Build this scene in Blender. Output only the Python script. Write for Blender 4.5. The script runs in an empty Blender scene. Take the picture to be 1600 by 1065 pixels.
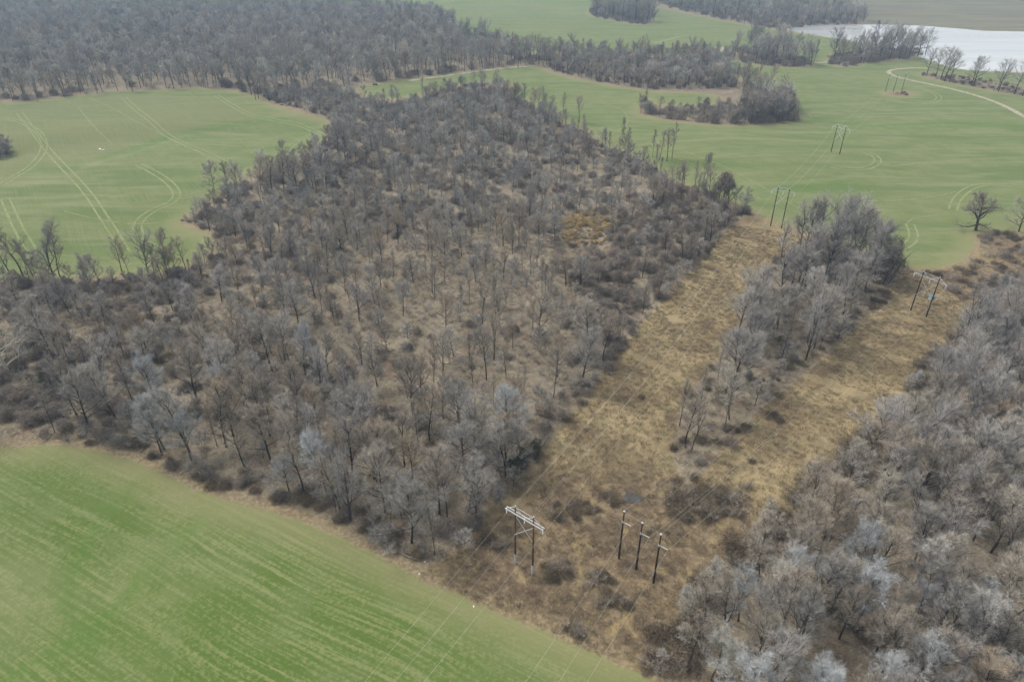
import bpy, math, random
import numpy as np
from mathutils import Vector

# ------------------------------------------------------------------ camera, sky, sun, exposure
CAM_H, PITCH, F = 125.0, math.radians(31.1), 1067.0
SC = bpy.context.scene
COL = SC.collection
cam_d = bpy.data.cameras.new("camera")
cam_d.lens, cam_d.sensor_width = 24.0, 36.0
cam_d.clip_start, cam_d.clip_end = 1.0, 12000.0
cam = bpy.data.objects.new("camera", cam_d)
cam.location = (0, 0, CAM_H)
cam.rotation_euler = (math.radians(90) - PITCH, 0, 0)
COL.objects.link(cam)
SC.camera = cam

SUN_EL, SUN_AZ = math.radians(52), math.radians(-55)      # azimuth clockwise from +Y
world = bpy.data.worlds.new("World")
SC.world = world
world.use_nodes = True
wn, wl = world.node_tree.nodes, world.node_tree.links
wn.clear()
sky = wn.new("ShaderNodeTexSky")
sky.sky_type = 'NISHITA'
sky.sun_disc = False
sky.sun_elevation, sky.sun_rotation = SUN_EL, SUN_AZ
sky.air_density, sky.dust_density, sky.ozone_density = 1.0, 4.0, 1.0
hs = wn.new("ShaderNodeHueSaturation")                    # a thin white overcast: the blue washed out
hs.inputs['Saturation'].default_value = 0.22
bg = wn.new("ShaderNodeBackground")
bg.inputs['Strength'].default_value = 0.15
wo = wn.new("ShaderNodeOutputWorld")
wl.new(sky.outputs[0], hs.inputs['Color'])
wl.new(hs.outputs[0], bg.inputs[0])
wl.new(bg.outputs[0], wo.inputs[0])
sun_d = bpy.data.lights.new("sun", 'SUN')
sun_d.energy, sun_d.angle, sun_d.color = 1.5, math.radians(16), (1.0, 0.96, 0.9)
sun = bpy.data.objects.new("sun", sun_d)
sv = Vector((math.sin(SUN_AZ) * math.cos(SUN_EL), math.cos(SUN_AZ) * math.cos(SUN_EL), math.sin(SUN_EL)))
sun.rotation_euler = (-sv).to_track_quat('-Z', 'Y').to_euler()
sun.location = sv * 300
COL.objects.link(sun)
vs = SC.view_settings
SC.display_settings.display_device = 'sRGB'
vs.view_transform, vs.look, vs.gamma, vs.use_curve_mapping = 'Standard', 'None', 1.0, False
vs.exposure = 0.7
SC.cycles.max_bounces = 5
SC.cycles.diffuse_bounces = 3
SC.cycles.glossy_bounces = 2
SC.cycles.transmission_bounces = 1
SC.cycles.volume_bounces = 0
SC.cycles.use_denoising = True

HAZE = 0.00016
SEED = 7
R = np.random.default_rng(SEED)

# ------------------------------------------------------------------ geometry of the place
def smooth(a, b, x):
    t = np.clip((x - a) / (b - a), 0, 1)
    return t * t * (3 - 2 * t)

_ct, _st = math.cos(PITCH), math.sin(PITCH)

def plane_pt(px, py, z=0.0):
    px, py = np.asarray(px, float), np.asarray(py, float)
    u, v = (px - 800) / F, (py - 532.5) / F
    dy, dz = _ct - v * _st, -(_st + v * _ct)
    dz = np.minimum(dz, -0.02)
    t = (z - CAM_H) / dz
    return u * t, dy * t

def project(x, y, z):
    yy, zz = y, z - CAM_H
    depth = yy * _ct - zz * _st
    up = yy * _st + zz * _ct
    return 800 + F * x / depth, 532.5 - F * up / depth

def chaikin(pts, n=2, closed=True):
    p = np.array(pts, float)
    for _ in range(n):
        q = np.roll(p, -1, 0)
        if closed:
            a, b = p * .75 + q * .25, p * .25 + q * .75
            p = np.stack([a, b], 1).reshape(-1, 2)
        else:
            a, b = p[:-1] * .75 + p[1:] * .25, p[:-1] * .25 + p[1:] * .75
            p = np.vstack([p[:1], np.stack([a, b], 1).reshape(-1, 2), p[-1:]])
    return p

def sdf(poly, x, y, far=1e9):
    """signed distance to a closed polygon, negative inside (metres)"""
    x, y = np.asarray(x, float), np.asarray(y, float)
    d2 = np.full(x.shape, 1e18)
    inside = np.zeros(x.shape, bool)
    n = len(poly)
    for i in range(n):
        ax, ay = poly[i]
        bx, by = poly[(i + 1) % n]
        ex, ey = bx - ax, by - ay
        L = ex * ex + ey * ey + 1e-12
        t = np.clip(((x - ax) * ex + (y - ay) * ey) / L, 0, 1)
        dx, dy = x - ax - t * ex, y - ay - t * ey
        np.minimum(d2, dx * dx + dy * dy, out=d2)
        if ay != by:
            c = (ay > y) != (by > y)
            inside ^= c & (x < (bx - ax) * (y - ay) / (by - ay) + ax)
    d = np.sqrt(d2)
    return np.where(inside, -d, d)

LAKE_PX = [(1222, 45), (1262, 39), (1330, 38), (1400, 39), (1450, 41), (1500, 45), (1545, 49), (1600, 49), (1750, 58), (1900, 90), (1900, 140),
           (1700, 116), (1600, 112), (1500, 108), (1465, 97), (1430, 84), (1390, 72), (1345, 64), (1300, 58), (1256, 51)]
lx, ly = plane_pt(*chaikin(LAKE_PX).T, z=0)
LAKE = np.stack([lx, ly], 1)

def tz(x, y, lake=True):
    x, y = np.asarray(x, float), np.asarray(y, float)
    r = np.hypot(x, y)
    z = 1.3 * np.sin(x / 31 + 1.3 + y / 95) * np.sin(y / 43 + .4) + 0.9 * np.sin(x / 57 - y / 38 + 2) + .6 * np.sin(x / 19 + .7) * np.sin(y / 23)
    z = z * smooth(60, 160, r) * (1 - smooth(520, 760, r))
    # a swale across the field behind the thicket, and low swells in the big field beyond the pylons
    z -= 3.0 * np.exp(-((y - 470 - (x + 300) * .35) / 26.0) ** 2) * smooth(-90, -180, x)
    z += 2.6 * np.exp(-((x - 190) / 110) ** 2 - ((y - 470) / 45) ** 2)
    z -= 2.0 * np.exp(-((x - 120) / 150) ** 2 - ((y - 390) / 26) ** 2)
    if lake:
        near = (r > 650) & (x > 150)
        if np.any(near):
            s = sdf(LAKE, np.where(near, x, 0), np.where(near, y, 0))
            z = np.where(near, z * smooth(-2, 40, s) - 1.9 * (1 - smooth(-9, 7, s)), z)
    return z

def at(px, py, dz=0.0):
    """point of the ground seen at that place of the photograph"""
    x, y = plane_pt(px, py, 0)
    for _ in range(8):
        x, y = plane_pt(px, py, tz(x, y, False) + dz)
    return x, y

def poly(pts, n=2):
    p = chaikin(pts, n)
    x, y = at(p[:, 0], p[:, 1])
    return np.stack([x, y], 1)

NEAR_FIELD = poly([(-500, 715), (-200, 700), (0, 699), (60, 697), (120, 696), (170, 707), (240, 732), (300, 764), (360, 784), (440, 803), (520, 833), (590, 870),
                   (650, 902), (720, 930), (790, 962), (870, 992), (940, 1027), (1010, 1057), (1100, 1120), (1300, 1400), (900, 1900), (100, 1900), (-900, 1500), (-900, 800)])
LEFT_FIELD = poly([(-500, 170), (-200, 162), (0, 160), (40, 161), (100, 151), (200, 141), (330, 137), (390, 145), (430, 166), (480, 179), (512, 187), (520, 200), (502, 225),
                   (480, 240), (440, 252), (400, 264), (360, 290), (330, 314), (285, 340), (275, 350), (300, 358), (328, 366), (334, 378), (325, 398), (300, 414), (250, 425), (180, 432), (100, 435), (0, 437), (-300, 440), (-700, 450), (-900, 250)])
MAIN_FIELD = poly([(480, -10), (490, 8), (560, 12), (640, 17), (690, 24), (704, 40), (715, 55), (760, 70), (830, 84), (960, 87), (1110, 88), (1128, 92), (1132, 100), (1165, 132), (1222, 150), (1248, 186),
                   (1242, 191), (1160, 197), (1080, 194), (1000, 181), (994, 173), (1020, 152), (1060, 146), (1000, 141), (930, 129), (880, 119), (850, 108), (835, 101), (800, 104), (720, 113), (640, 123), (552, 136),
                   (575, 152), (620, 156), (680, 142), (740, 128), (785, 130), (800, 150), (860, 180), (900, 200), (960, 235), (1000, 250), (1050, 280), (1110, 305), (1165, 326), (1200, 343), (1240, 356), (1290, 365), (1350, 392),
                   (1400, 416), (1440, 420), (1480, 417), (1510, 403), (1524, 385), (1519, 368), (1545, 361), (1600, 362), (1800, 370), (2300, 420), (3200, 260), (2400, 150), (1900, 118), (1700, 118), (1600, 114), (1500, 109), (1465, 98), (1430, 85),
                   (1390, 73), (1345, 65), (1300, 59), (1256, 53), (1215, 48), (1160, 38), (1100, 27), (1040, 14), (1000, 4), (900, -10)])
T1_WOOD = poly([(836, 96), (850, 86), (900, 90), (1000, 93), (1110, 91), (1130, 100), (1140, 118), (1160, 132), (1222, 152), (1246, 184), (1240, 190), (1160, 195), (1080, 192), (1000, 180), (996, 172), (1020, 150),
                (1060, 150), (1000, 140), (930, 128), (880, 118), (850, 108)], 1)
T1_GAP = poly([(1004, 148), (1040, 143), (1110, 146), (1135, 154), (1115, 164), (1040, 166), (1012, 160)], 1)
CLUMP_A = poly([(918, 18), (925, 26), (960, 32), (990, 38), (1016, 39), (1024, 22), (1000, 10), (940, 8)], 1)
CLUMP_B = poly([(1133, 76), (1134, 90), (1160, 98), (1200, 103), (1262, 107), (1270, 98), (1240, 86), (1180, 76)], 1)
CLUMP_C = poly([(1294, 92), (1296, 103), (1332, 105), (1348, 98), (1400, 96), (1448, 86), (1440, 76), (1400, 74), (1350, 80), (1310, 84)], 1)
FAR_WOOD = poly([(1020, -6), (1030, 8), (1100, 25), (1160, 36), (1215, 46), (1250, 43), (1300, 38), (1352, 38), (1345, 22), (1250, 12), (1150, 2)], 1)
SHORE = poly([(1440, 114), (1440, 120), (1500, 133), (1560, 144), (1620, 154), (1760, 172), (1760, 160), (1620, 138), (1560, 130), (1500, 120)], 1)
FAR_BROWN = poly([(1352, 34), (1340, 22), (1250, 8), (1150, -10), (1600, -45), (2200, -30), (2300, 60), (1800, 62), (1700, 54), (1600, 48), (1540, 49), (1450, 41), (1370, 38)])
CENTRAL = poly([(700, 136), (775, 130), (800, 152), (860, 182), (900, 202), (960, 237), (1000, 252), (1050, 282), (1110, 308), (1172, 330), (1168, 342), (1142, 352), (1122, 376), (1095, 406),
                (1070, 436), (1040, 465), (1000, 505), (960, 552), (930, 592), (900, 640), (858, 685), (825, 725), (795, 765), (755, 810), (720, 850), (690, 876), (650, 874), (600, 850), (540, 812), (470, 790), (400, 774),
                (340, 758), (280, 732), (205, 702), (150, 686), (60, 688), (0, 690), (-300, 700), (-500, 600), (-300, 448), (0, 442), (100, 440), (200, 438), (300, 422), (342, 398), (338, 370), (288, 345), (332, 322), (400, 270), (480, 246),
                (522, 206), (516, 184), (480, 174), (430, 160), (402, 150), (470, 140), (545, 140), (570, 158), (620, 162), (680, 148)], 1)
FAR_FOREST = poly([(-900, 200), (-300, 160), (0, 157), (40, 159), (100, 149), (200, 139), (330, 135), (400, 147), (470, 140), (545, 134), (640, 121), (720, 111), (800, 102), (838, 99), (830, 86), (760, 72), (715, 58), (704, 42), (690, 26),
                   (640, 18), (560, 13), (490, 9), (470, -12), (200, -25), (-300, -20), (-1200, 0)], 1)
BELT = poly([(1232, 388), (1262, 372), (1300, 372), (1350, 394), (1402, 420), (1402, 438), (1386, 462), (1345, 500), (1300, 545), (1262, 580), (1222, 612), (1172, 655), (1135, 692), (1105, 735), (1085, 755), (1055, 748), (1052, 700), (1058, 655),
             (1078, 612), (1115, 566), (1150, 528), (1165, 490), (1196, 432)], 1)
RIGHT_WOOD = poly([(1700, 440), (1600, 452), (1545, 492), (1512, 515), (1478, 540), (1452, 572), (1425, 610), (1398, 655), (1345, 702), (1290, 752), (1235, 795), (1190, 838), (1150, 880), (1110, 928), (1078, 968), (1045, 1012), (1015, 1050),
                   (1010, 1100), (1100, 1250), (1500, 1400), (2200, 1400), (2600, 900), (2200, 500)], 1)
OPEN = poly([(400, 440), (520, 400), (640, 370), (760, 350), (850, 330), (880, 430), (900, 520), (870, 590), (780, 650), (700, 660), (600, 640), (520, 600), (440, 520)], 1)
VINE = poly([(880, 350), (930, 345), (1000, 330), (1060, 290), (1120, 312), (1165, 332), (1125, 365), (1080, 420), (1000, 500), (950, 560), (925, 590), (895, 560), (890, 450)], 1)
OPEN2 = poly([(860, 250), (1020, 256), (1080, 300), (1050, 325), (980, 330), (880, 320)], 1)
SCRUB = poly([(1404, 420), (1440, 424), (1484, 421), (1514, 408), (1528, 388), (1524, 372), (1560, 364), (1640, 366), (1800, 400), (1800, 450), (1600, 448), (1545, 488), (1500, 470), (1460, 440)], 1)
STRIPS = poly([(1178, 332), (1240, 358), (1300, 370), (1400, 418), (1500, 460), (1545, 492), (1478, 540), (1398, 655), (1235, 795), (1110, 928), (1015, 1050), (1000, 1075), (960, 1040), (870, 995), (790, 965), (700, 925),
               (655, 885), (700, 875), (755, 810), (825, 725), (900, 640), (960, 552), (1040, 465), (1122, 376), (1142, 352)], 1)
FRONT = poly([(640, 905), (700, 860), (760, 800), (830, 735), (900, 740), (1040, 740), (1110, 750), (1180, 760), (1170, 850), (1110, 930), (1015, 1060), (950, 1040), (870, 1000), (790, 965)], 1)
GREENS = (NEAR_FIELD, LEFT_FIELD, MAIN_FIELD)

# ------------------------------------------------------------------ shader helpers
class NT:
    def __init__(s, name):
        s.m = bpy.data.materials.new(name)
        s.m.use_nodes = True
        s.n, s.l = s.m.node_tree.nodes, s.m.node_tree.links
        s.n.clear()
        s.out = s.n.new("ShaderNodeOutputMaterial")
    def put(s, sock, v):
        if hasattr(v, 'is_output'):
            s.l.new(v, sock)
        elif isinstance(v, (tuple, list)) and len(v) == 3 and sock.type == 'RGBA':
            sock.default_value = (*v, 1)
        else:
            sock.default_value = v
    def math(s, op, a, b=0.0, c=None):
        m = s.n.new("ShaderNodeMath"); m.operation = op
        s.put(m.inputs[0], a); s.put(m.inputs[1], b)
        if c is not None: s.put(m.inputs[2], c)
        return m.outputs[0]
    def mix(s, f, a, b, mode='MIX'):
        m = s.n.new("ShaderNodeMix"); m.data_type = 'RGBA'; m.blend_type = mode
        s.put(m.inputs[0], f); s.put(m.inputs[6], a); s.put(m.inputs[7], b)
        return m.outputs[2]
    def noise(s, scale, detail=3, vec=None, rough=.55, dist=0.0):
        t = s.n.new("ShaderNodeTexNoise")
        t.inputs['Scale'].default_value = scale; t.inputs['Detail'].default_value = detail
        t.inputs['Roughness'].default_value = rough; t.inputs['Distortion'].default_value = dist
        s.l.new(vec or s.pos(), t.inputs['Vector'])
        return t.outputs[0]
    def pos(s):
        if not hasattr(s, '_p'):
            s._p = s.n.new("ShaderNodeTexCoord").outputs['Object']
        return s._p
    def scaled(s, sc, rot=0.0):
        m = s.n.new("ShaderNodeMapping"); m.inputs['Scale'].default_value = sc; m.inputs['Rotation'].default_value = (0, 0, rot)
        s.l.new(s.pos(), m.inputs['Vector'])
        return m.outputs[0]
    def ramp(s, x, a, b, lo=0.0, hi=1.0):
        m = s.n.new("ShaderNodeMapRange"); m.interpolation_type = 'SMOOTHSTEP'
        s.put(m.inputs[0], x)
        for i, v in enumerate((a, b, lo, hi)): s.put(m.inputs[i + 1], v)
        return m.outputs[0]
    def attr(s, name):
        a = s.n.new("ShaderNodeAttribute"); a.attribute_name = name
        return a.outputs['Fac']
    def rand(s):
        return s.n.new("ShaderNodeObjectInfo").outputs['Random']
    def bsdf(s, col, rough=.9, spec=.15, metal=0.0, bump=None, bdist=.3, bstr=.6):
        b = s.n.new("ShaderNodeBsdfPrincipled")
        s.put(b.inputs['Base Color'], col); s.put(b.inputs['Roughness'], rough)
        b.inputs['Specular IOR Level'].default_value = spec; b.inputs['Metallic'].default_value = metal
        if bump is not None:
            u = s.n.new("ShaderNodeBump"); u.inputs['Distance'].default_value = bdist; u.inputs['Strength'].default_value = bstr
            s.l.new(bump, u.inputs['Height']); s.l.new(u.outputs[0], b.inputs['Normal'])
        s.l.new(b.outputs[0], s.out.inputs[0])
        return s.m

def land_material():
    s = NT("land_cover")
    n_big, n_mid, n_fine = s.noise(.018, 3), s.noise(.09, 4), s.noise(1.1, 4, rough=.7)
    n_tiny = s.noise(3.2, 3, rough=.75)
    n_edge = s.noise(.22, 4, rough=.65)
    jit = s.math('MULTIPLY', s.math('SUBTRACT', n_edge, .5), 7.0)
    # winter wheat: two greens by large patches, straw stubble showing in drilled rows
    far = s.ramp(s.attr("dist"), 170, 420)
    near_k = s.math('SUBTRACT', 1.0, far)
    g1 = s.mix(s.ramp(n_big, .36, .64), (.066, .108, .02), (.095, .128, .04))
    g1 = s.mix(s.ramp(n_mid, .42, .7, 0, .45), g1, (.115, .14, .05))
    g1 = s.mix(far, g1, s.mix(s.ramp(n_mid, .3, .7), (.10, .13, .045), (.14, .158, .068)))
    streak = s.noise(.03, 3, s.scaled((.35, 1.6, 1), .35))
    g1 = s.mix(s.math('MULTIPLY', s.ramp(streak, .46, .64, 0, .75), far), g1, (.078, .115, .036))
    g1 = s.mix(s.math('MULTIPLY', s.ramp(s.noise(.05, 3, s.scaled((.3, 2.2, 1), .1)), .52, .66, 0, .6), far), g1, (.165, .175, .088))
    g1 = s.mix(s.math('MULTIPLY', s.attr("thin"), .6), g1, (.132, .137, .062))
    warp = s.math('MULTIPLY', s.math('SUBTRACT', s.noise(.012, 2), .5), 9.0)
    rw = s.math('ADD', s.attr("row"), warp)
    cx = s.n.new("ShaderNodeCombineXYZ")
    s.put(cx.inputs[0], s.math('MULTIPLY', rw, 1.0)); s.put(cx.inputs[1], s.math('MULTIPLY', s.attr("along"), .022))
    lines = s.noise(1.05, 3, cx.outputs[0], .7)
    cx2 = s.n.new("ShaderNodeCombineXYZ")
    s.put(cx2.inputs[0], s.math('MULTIPLY', rw, .3)); s.put(cx2.inputs[1], s.math('MULTIPLY', s.attr("along"), .012))
    bands = s.noise(.6, 3, cx2.outputs[0], .6)
    rown = s.ramp(s.noise(.03, 3), .35, .6, .35, 1.0)
    rows = s.math('MULTIPLY', s.math('MULTIPLY', s.math('SUBTRACT', lines, .48), 10.5), rown)
    rows = s.math('ADD', rows, s.math('MULTIPLY', s.math('SUBTRACT', bands, .5), 1.6))
    rows = s.math('ADD', rows, s.math('MULTIPLY', s.math('SUBTRACT', n_fine, .5), 7.0))
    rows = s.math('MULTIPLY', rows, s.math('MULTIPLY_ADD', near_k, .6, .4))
    straw = s.mix(s.ramp(n_mid, .4, .65), (.195, .205, .09), (.165, .19, .082))
    g1 = s.mix(s.ramp(rows, -.6, 2.0, 0, .72), g1, straw)
    bn = s.math('MULTIPLY', s.attr("bare"), s.ramp(n_edge, .35, .6, .1, .4))
    g1 = s.mix(bn, g1, (.23, .225, .115))
    ln = s.math('MULTIPLY', s.attr("lush"), s.ramp(n_edge, .35, .6, .15, 1))
    g1 = s.mix(s.math('MULTIPLY', ln, .5), g1, (.062, .125, .022))
    g1 = s.mix(s.ramp(s.math('ADD', s.attr("green"), jit), -13, 1, 0, .7), g1, (.195, .185, .09))
    # tan grassland
    m2 = s.noise(.055, 5, rough=.62, dist=.4)
    t1 = s.mix(s.ramp(m2, .38, .62), (.16, .122, .068), (.28, .22, .12))
    t1 = s.mix(s.ramp(s.noise(.13, 4, rough=.58), .46, .7, 0, .7), t1, (.13, .118, .066))
    t1 = s.mix(s.ramp(s.noise(.06, 4, s.scaled((1, 1, 1), 1.7), dist=.4), .5, .7, 0, .8), t1, (.105, .072, .045))
    t1 = s.mix(s.ramp(n_fine, .5, .72, 0, .7), t1, (.31, .25, .145))
    t1 = s.mix(s.ramp(n_tiny, .5, .75, 0, .5), t1, (.12, .09, .055))
    t1 = s.mix(s.ramp(s.noise(.3, 3, s.scaled((1, .6, 1), .5), rough=.6, dist=.3), .5, .7, 0, .4), t1, (.115, .09, .052))
    # rough weeds in front of the poles and in the scrub corner
    w1 = s.mix(s.ramp(m2, .4, .6), (.13, .095, .06), (.19, .145, .085))
    w1 = s.mix(s.ramp(n_fine, .5, .72, 0, .7), w1, (.30, .24, .15))
    w1 = s.mix(s.ramp(n_tiny, .5, .72, 0, .6), w1, (.07, .052, .036))
    w1 = s.mix(s.ramp(s.noise(.28, 4, rough=.75, dist=.8), .5, .62, 0, .8), w1, (.075, .055, .038))
    w1 = s.mix(s.ramp(s.noise(.16, 4, s.scaled((1, 1, 1), 2.2), rough=.7, dist=.8), .54, .66, 0, .7), w1, (.26, .20, .095))
    t1 = s.mix(s.ramp(s.math('ADD', s.attr("weedy"), s.math('MULTIPLY', jit, 2.5)), 5, -8), t1, w1)
    # leaf litter under the trees
    f1 = s.mix(s.ramp(m2, .35, .65), (.15, .122, .084), (.235, .198, .14))
    f1 = s.mix(s.ramp(s.noise(.17, 5, rough=.7), .5, .66, 0, .8), f1, (.17, .155, .09))
    f1 = s.mix(s.ramp(s.noise(.11, 4, s.scaled((1, 1, 1), .9), dist=.5), .54, .68, 0, .75), f1, (.17, .11, .075))
    f1 = s.mix(s.ramp(s.noise(.4, 4, rough=.8, dist=1.0), .5, .62, 0, .7), f1, (.085, .07, .052))
    f1 = s.mix(s.ramp(n_fine, .5, .68, 0, .7), f1, (.28, .245, .185))
    f1 = s.mix(s.ramp(n_tiny, .5, .7, 0, .85), f1, (.05, .042, .034))
    # distant harvested field
    b1 = s.mix(s.ramp(s.noise(.012, 4, s.scaled((.5, 2.2, 1), -.12), dist=.8), .4, .6), (.125, .11, .078), (.155, .15, .09))
    b1 = s.mix(s.ramp(s.noise(.02, 3, s.scaled((.3, 3.5, 1), -.18), dist=1.2), .5, .62, 0, .5), b1, (.10, .085, .062))
    c = s.mix(s.ramp(s.math('ADD', s.attr("tan"), jit), .8, -.8), f1, t1)
    c = s.mix(s.ramp(s.math('ADD', s.attr("brown"), jit), 3, -3), c, b1)
    # dry grass verge along the field edges, then the crop
    c = s.mix(s.ramp(s.math('ADD', s.attr("green"), jit), 7, 1.0, 0, .75), c, s.mix(s.ramp(n_fine, .4, .6), (.155, .115, .07), (.25, .205, .115)))
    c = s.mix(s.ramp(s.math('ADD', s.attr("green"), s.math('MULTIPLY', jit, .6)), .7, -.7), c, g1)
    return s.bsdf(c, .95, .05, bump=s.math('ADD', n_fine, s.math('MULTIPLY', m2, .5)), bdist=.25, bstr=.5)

def veg(name, dark, light, vary=.25, tint=None):
    s = NT(name)
    r = s.rand()
    t = s.attr("tone")
    c = s.mix(t, dark, light)
    k = s.math('MULTIPLY_ADD', r, 2 * vary, 1 - vary)
    hs_ = s.n.new("ShaderNodeHueSaturation")
    s.put(hs_.inputs['Value'], k); s.put(hs_.inputs['Color'], c)
    c = hs_.outputs[0]
    if tint:
        r2 = s.math('FRACT', s.math('MULTIPLY', r, 17.31))
        c = s.mix(s.math('MULTIPLY', s.ramp(r2, .45, 1.0), t), c, tint)
    return s.bsdf(c, .9, .08)

M = {}
M['land'] = land_material()
M['grey'] = veg("grey_bark_and_twigs", (.055, .045, .038), (.465, .445, .41), .3, (.45, .405, .32))
M['pale'] = veg("pale_bark_and_twigs", (.09, .08, .07), (.42, .435, .435), .15, (.43, .41, .355))
M['brown'] = veg("brown_bark_and_twigs", (.045, .036, .029), (.41, .365, .30), .3, (.42, .345, .25))
M['lilac'] = veg("mauve_bark_and_twigs", (.05, .042, .039), (.45, .43, .405), .3, (.43, .39, .335))
M['white'] = veg("white_sycamore_bark", (.42, .40, .32), (.62, .58, .48), .05)
M['vine'] = veg("dead_vine_tangle", (.095, .08, .066), (.43, .385, .32), .33, (.42, .33, .24))
M['far_a'] = veg("distant_grey_twigs", (.05, .045, .042), (.43, .42, .38), .42, (.30, .30, .27))
M['far_b'] = veg("distant_brown_twigs", (.045, .038, .032), (.40, .355, .295), .42, (.32, .27, .21))
M['bramble'] = veg("dark_brambles", (.055, .043, .03), (.32, .25, .17), .4, (.22, .185, .105))
M['ochre'] = veg("ochre_leaves", (.30, .22, .10), (.66, .52, .27), .2)
M['rust'] = veg("rust_leaves", (.13, .065, .04), (.36, .18, .10), .2)
M['ever'] = veg("evergreen_leaves", (.045, .045, .025), (.17, .165, .085), .2)
M['straw'] = veg("dry_grass", (.14, .11, .06), (.40, .325, .19), .3, (.32, .265, .155))
M['weed'] = veg("dead_weeds", (.10, .075, .052), (.33, .26, .165), .3, (.38, .30, .18))
M['litter'] = veg("brush_litter", (.12, .09, .065), (.44, .38, .30), .35, (.52, .46, .37))

# ------------------------------------------------------------------ mesh helpers
class MB:
    """collects tubes and slivers, links as one mesh"""
    def __init__(s):
        s.v, s.f, s.t, s.k = [], [], [], 0
    def add(s, V, Fc, tone):
        V = np.asarray(V, float)
        s.v.append(V)
        s.f.extend([tuple(i + s.k for i in f) for f in Fc])
        s.t.append(np.full(len(V), tone) if np.isscalar(tone) else np.asarray(tone, float))
        s.k += len(V)
    def tube(s, P, rad, n=5, tone=0.0, cap=False):
        P = np.asarray(P, float); m = len(P)
        rad = np.broadcast_to(rad, (m,))
        T = np.gradient(P, axis=0); T /= np.linalg.norm(T, axis=1)[:, None] + 1e-9
        ref = np.array([0, 0, 1.0]) if abs(T[0][2]) < .9 else np.array([1.0, 0, 0])
        A = np.cross(T, ref); A /= np.linalg.norm(A, axis=1)[:, None] + 1e-9
        B = np.cross(T, A)
        a = np.arange(n) * 2 * math.pi / n
        V = P[:, None] + rad[:, None, None] * (np.cos(a)[None, :, None] * A[:, None] + np.sin(a)[None, :, None] * B[:, None])
        Fc = [(i * n + j, i * n + (j + 1) % n, (i + 1) * n + (j + 1) % n, (i + 1) * n + j) for i in range(m - 1) for j in range(n)]
        if cap: Fc += [tuple(range(n))[::-1], tuple(range((m - 1) * n, m * n))]
        tn = np.repeat(np.broadcast_to(tone, (m,)), n)
        s.add(V.reshape(-1, 3), Fc, tn)
    def slivers(s, P, D, L, W, t0, t1, rng):
        """one tapering blade per row: base P, direction D (unit), length, width"""
        N = len(P)
        if not N: return
        Q = rng.normal(size=(N, 3)); S = np.cross(D, Q); S /= np.linalg.norm(S, axis=1)[:, None] + 1e-9
        L = np.broadcast_to(L, (N,))[:, None]; W = np.broadcast_to(W, (N,))[:, None]
        V = np.stack([P - S * W / 2, P + S * W / 2, P + D * L], 1).reshape(-1, 3)
        T = np.tile([0., 0., 1.], N) * (np.broadcast_to(t1, (N,)).repeat(3) - np.broadcast_to(t0, (N,)).repeat(3)) + np.broadcast_to(t0, (N,)).repeat(3)
        s.v.append(V); s.t.append(T)
        s.f.extend([(s.k + 3 * i, s.k + 3 * i + 1, s.k + 3 * i + 2) for i in range(N)])
        s.k += 3 * N
    def box(s, c, sx, sy, sz, ax=(1, 0, 0), tone=0.0):
        X = np.array(ax, float); X /= np.linalg.norm(X)
        Z = np.array([0, 0, 1.0])
        if abs(X[2]) > .95: Z = np.array([0, 1.0, 0])
        Y = np.cross(Z, X); Y /= np.linalg.norm(Y); Z = np.cross(X, Y)
        V = [np.array(c) + X * a * sx / 2 + Y * b * sy / 2 + Z * d * sz / 2 for d in (-1, 1) for b in (-1, 1) for a in (-1, 1)]
        s.add(V, [(0, 2, 3, 1), (4, 5, 7, 6), (0, 1, 5, 4), (2, 6, 7, 3), (0, 4, 6, 2), (1, 3, 7, 5)], tone)
    def merge(s, o):
        for V, T in zip(o.v, o.t): s.v.append(V); s.t.append(T)
        s.f.extend([tuple(i + s.k for i in f) for f in o.f]); s.k += o.k
    def mesh(s, name, mat, smooth_=False):
        me = bpy.data.meshes.new(name)
        me.from_pydata(np.concatenate(s.v).tolist(), [], s.f)
        a = me.attributes.new("tone", 'FLOAT', 'POINT')
        a.data.foreach_set("value", np.concatenate(s.t).astype(np.float32))
        if smooth_: me.polygons.foreach_set("use_smooth", [True] * len(me.polygons))
        me.materials.append(mat)
        me.update()
        return me

def link(name, data, parent=None, loc=None, kind=None, label=None, cat=None, group=None):
    o = bpy.data.objects.new(name, data)
    COL.objects.link(o)
    if parent: o.parent = parent
    if loc is not None: o.location = loc
    for k, v in (('kind', kind), ('label', label), ('category', cat), ('group', group)):
        if v: o[k] = v
    return o

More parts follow.
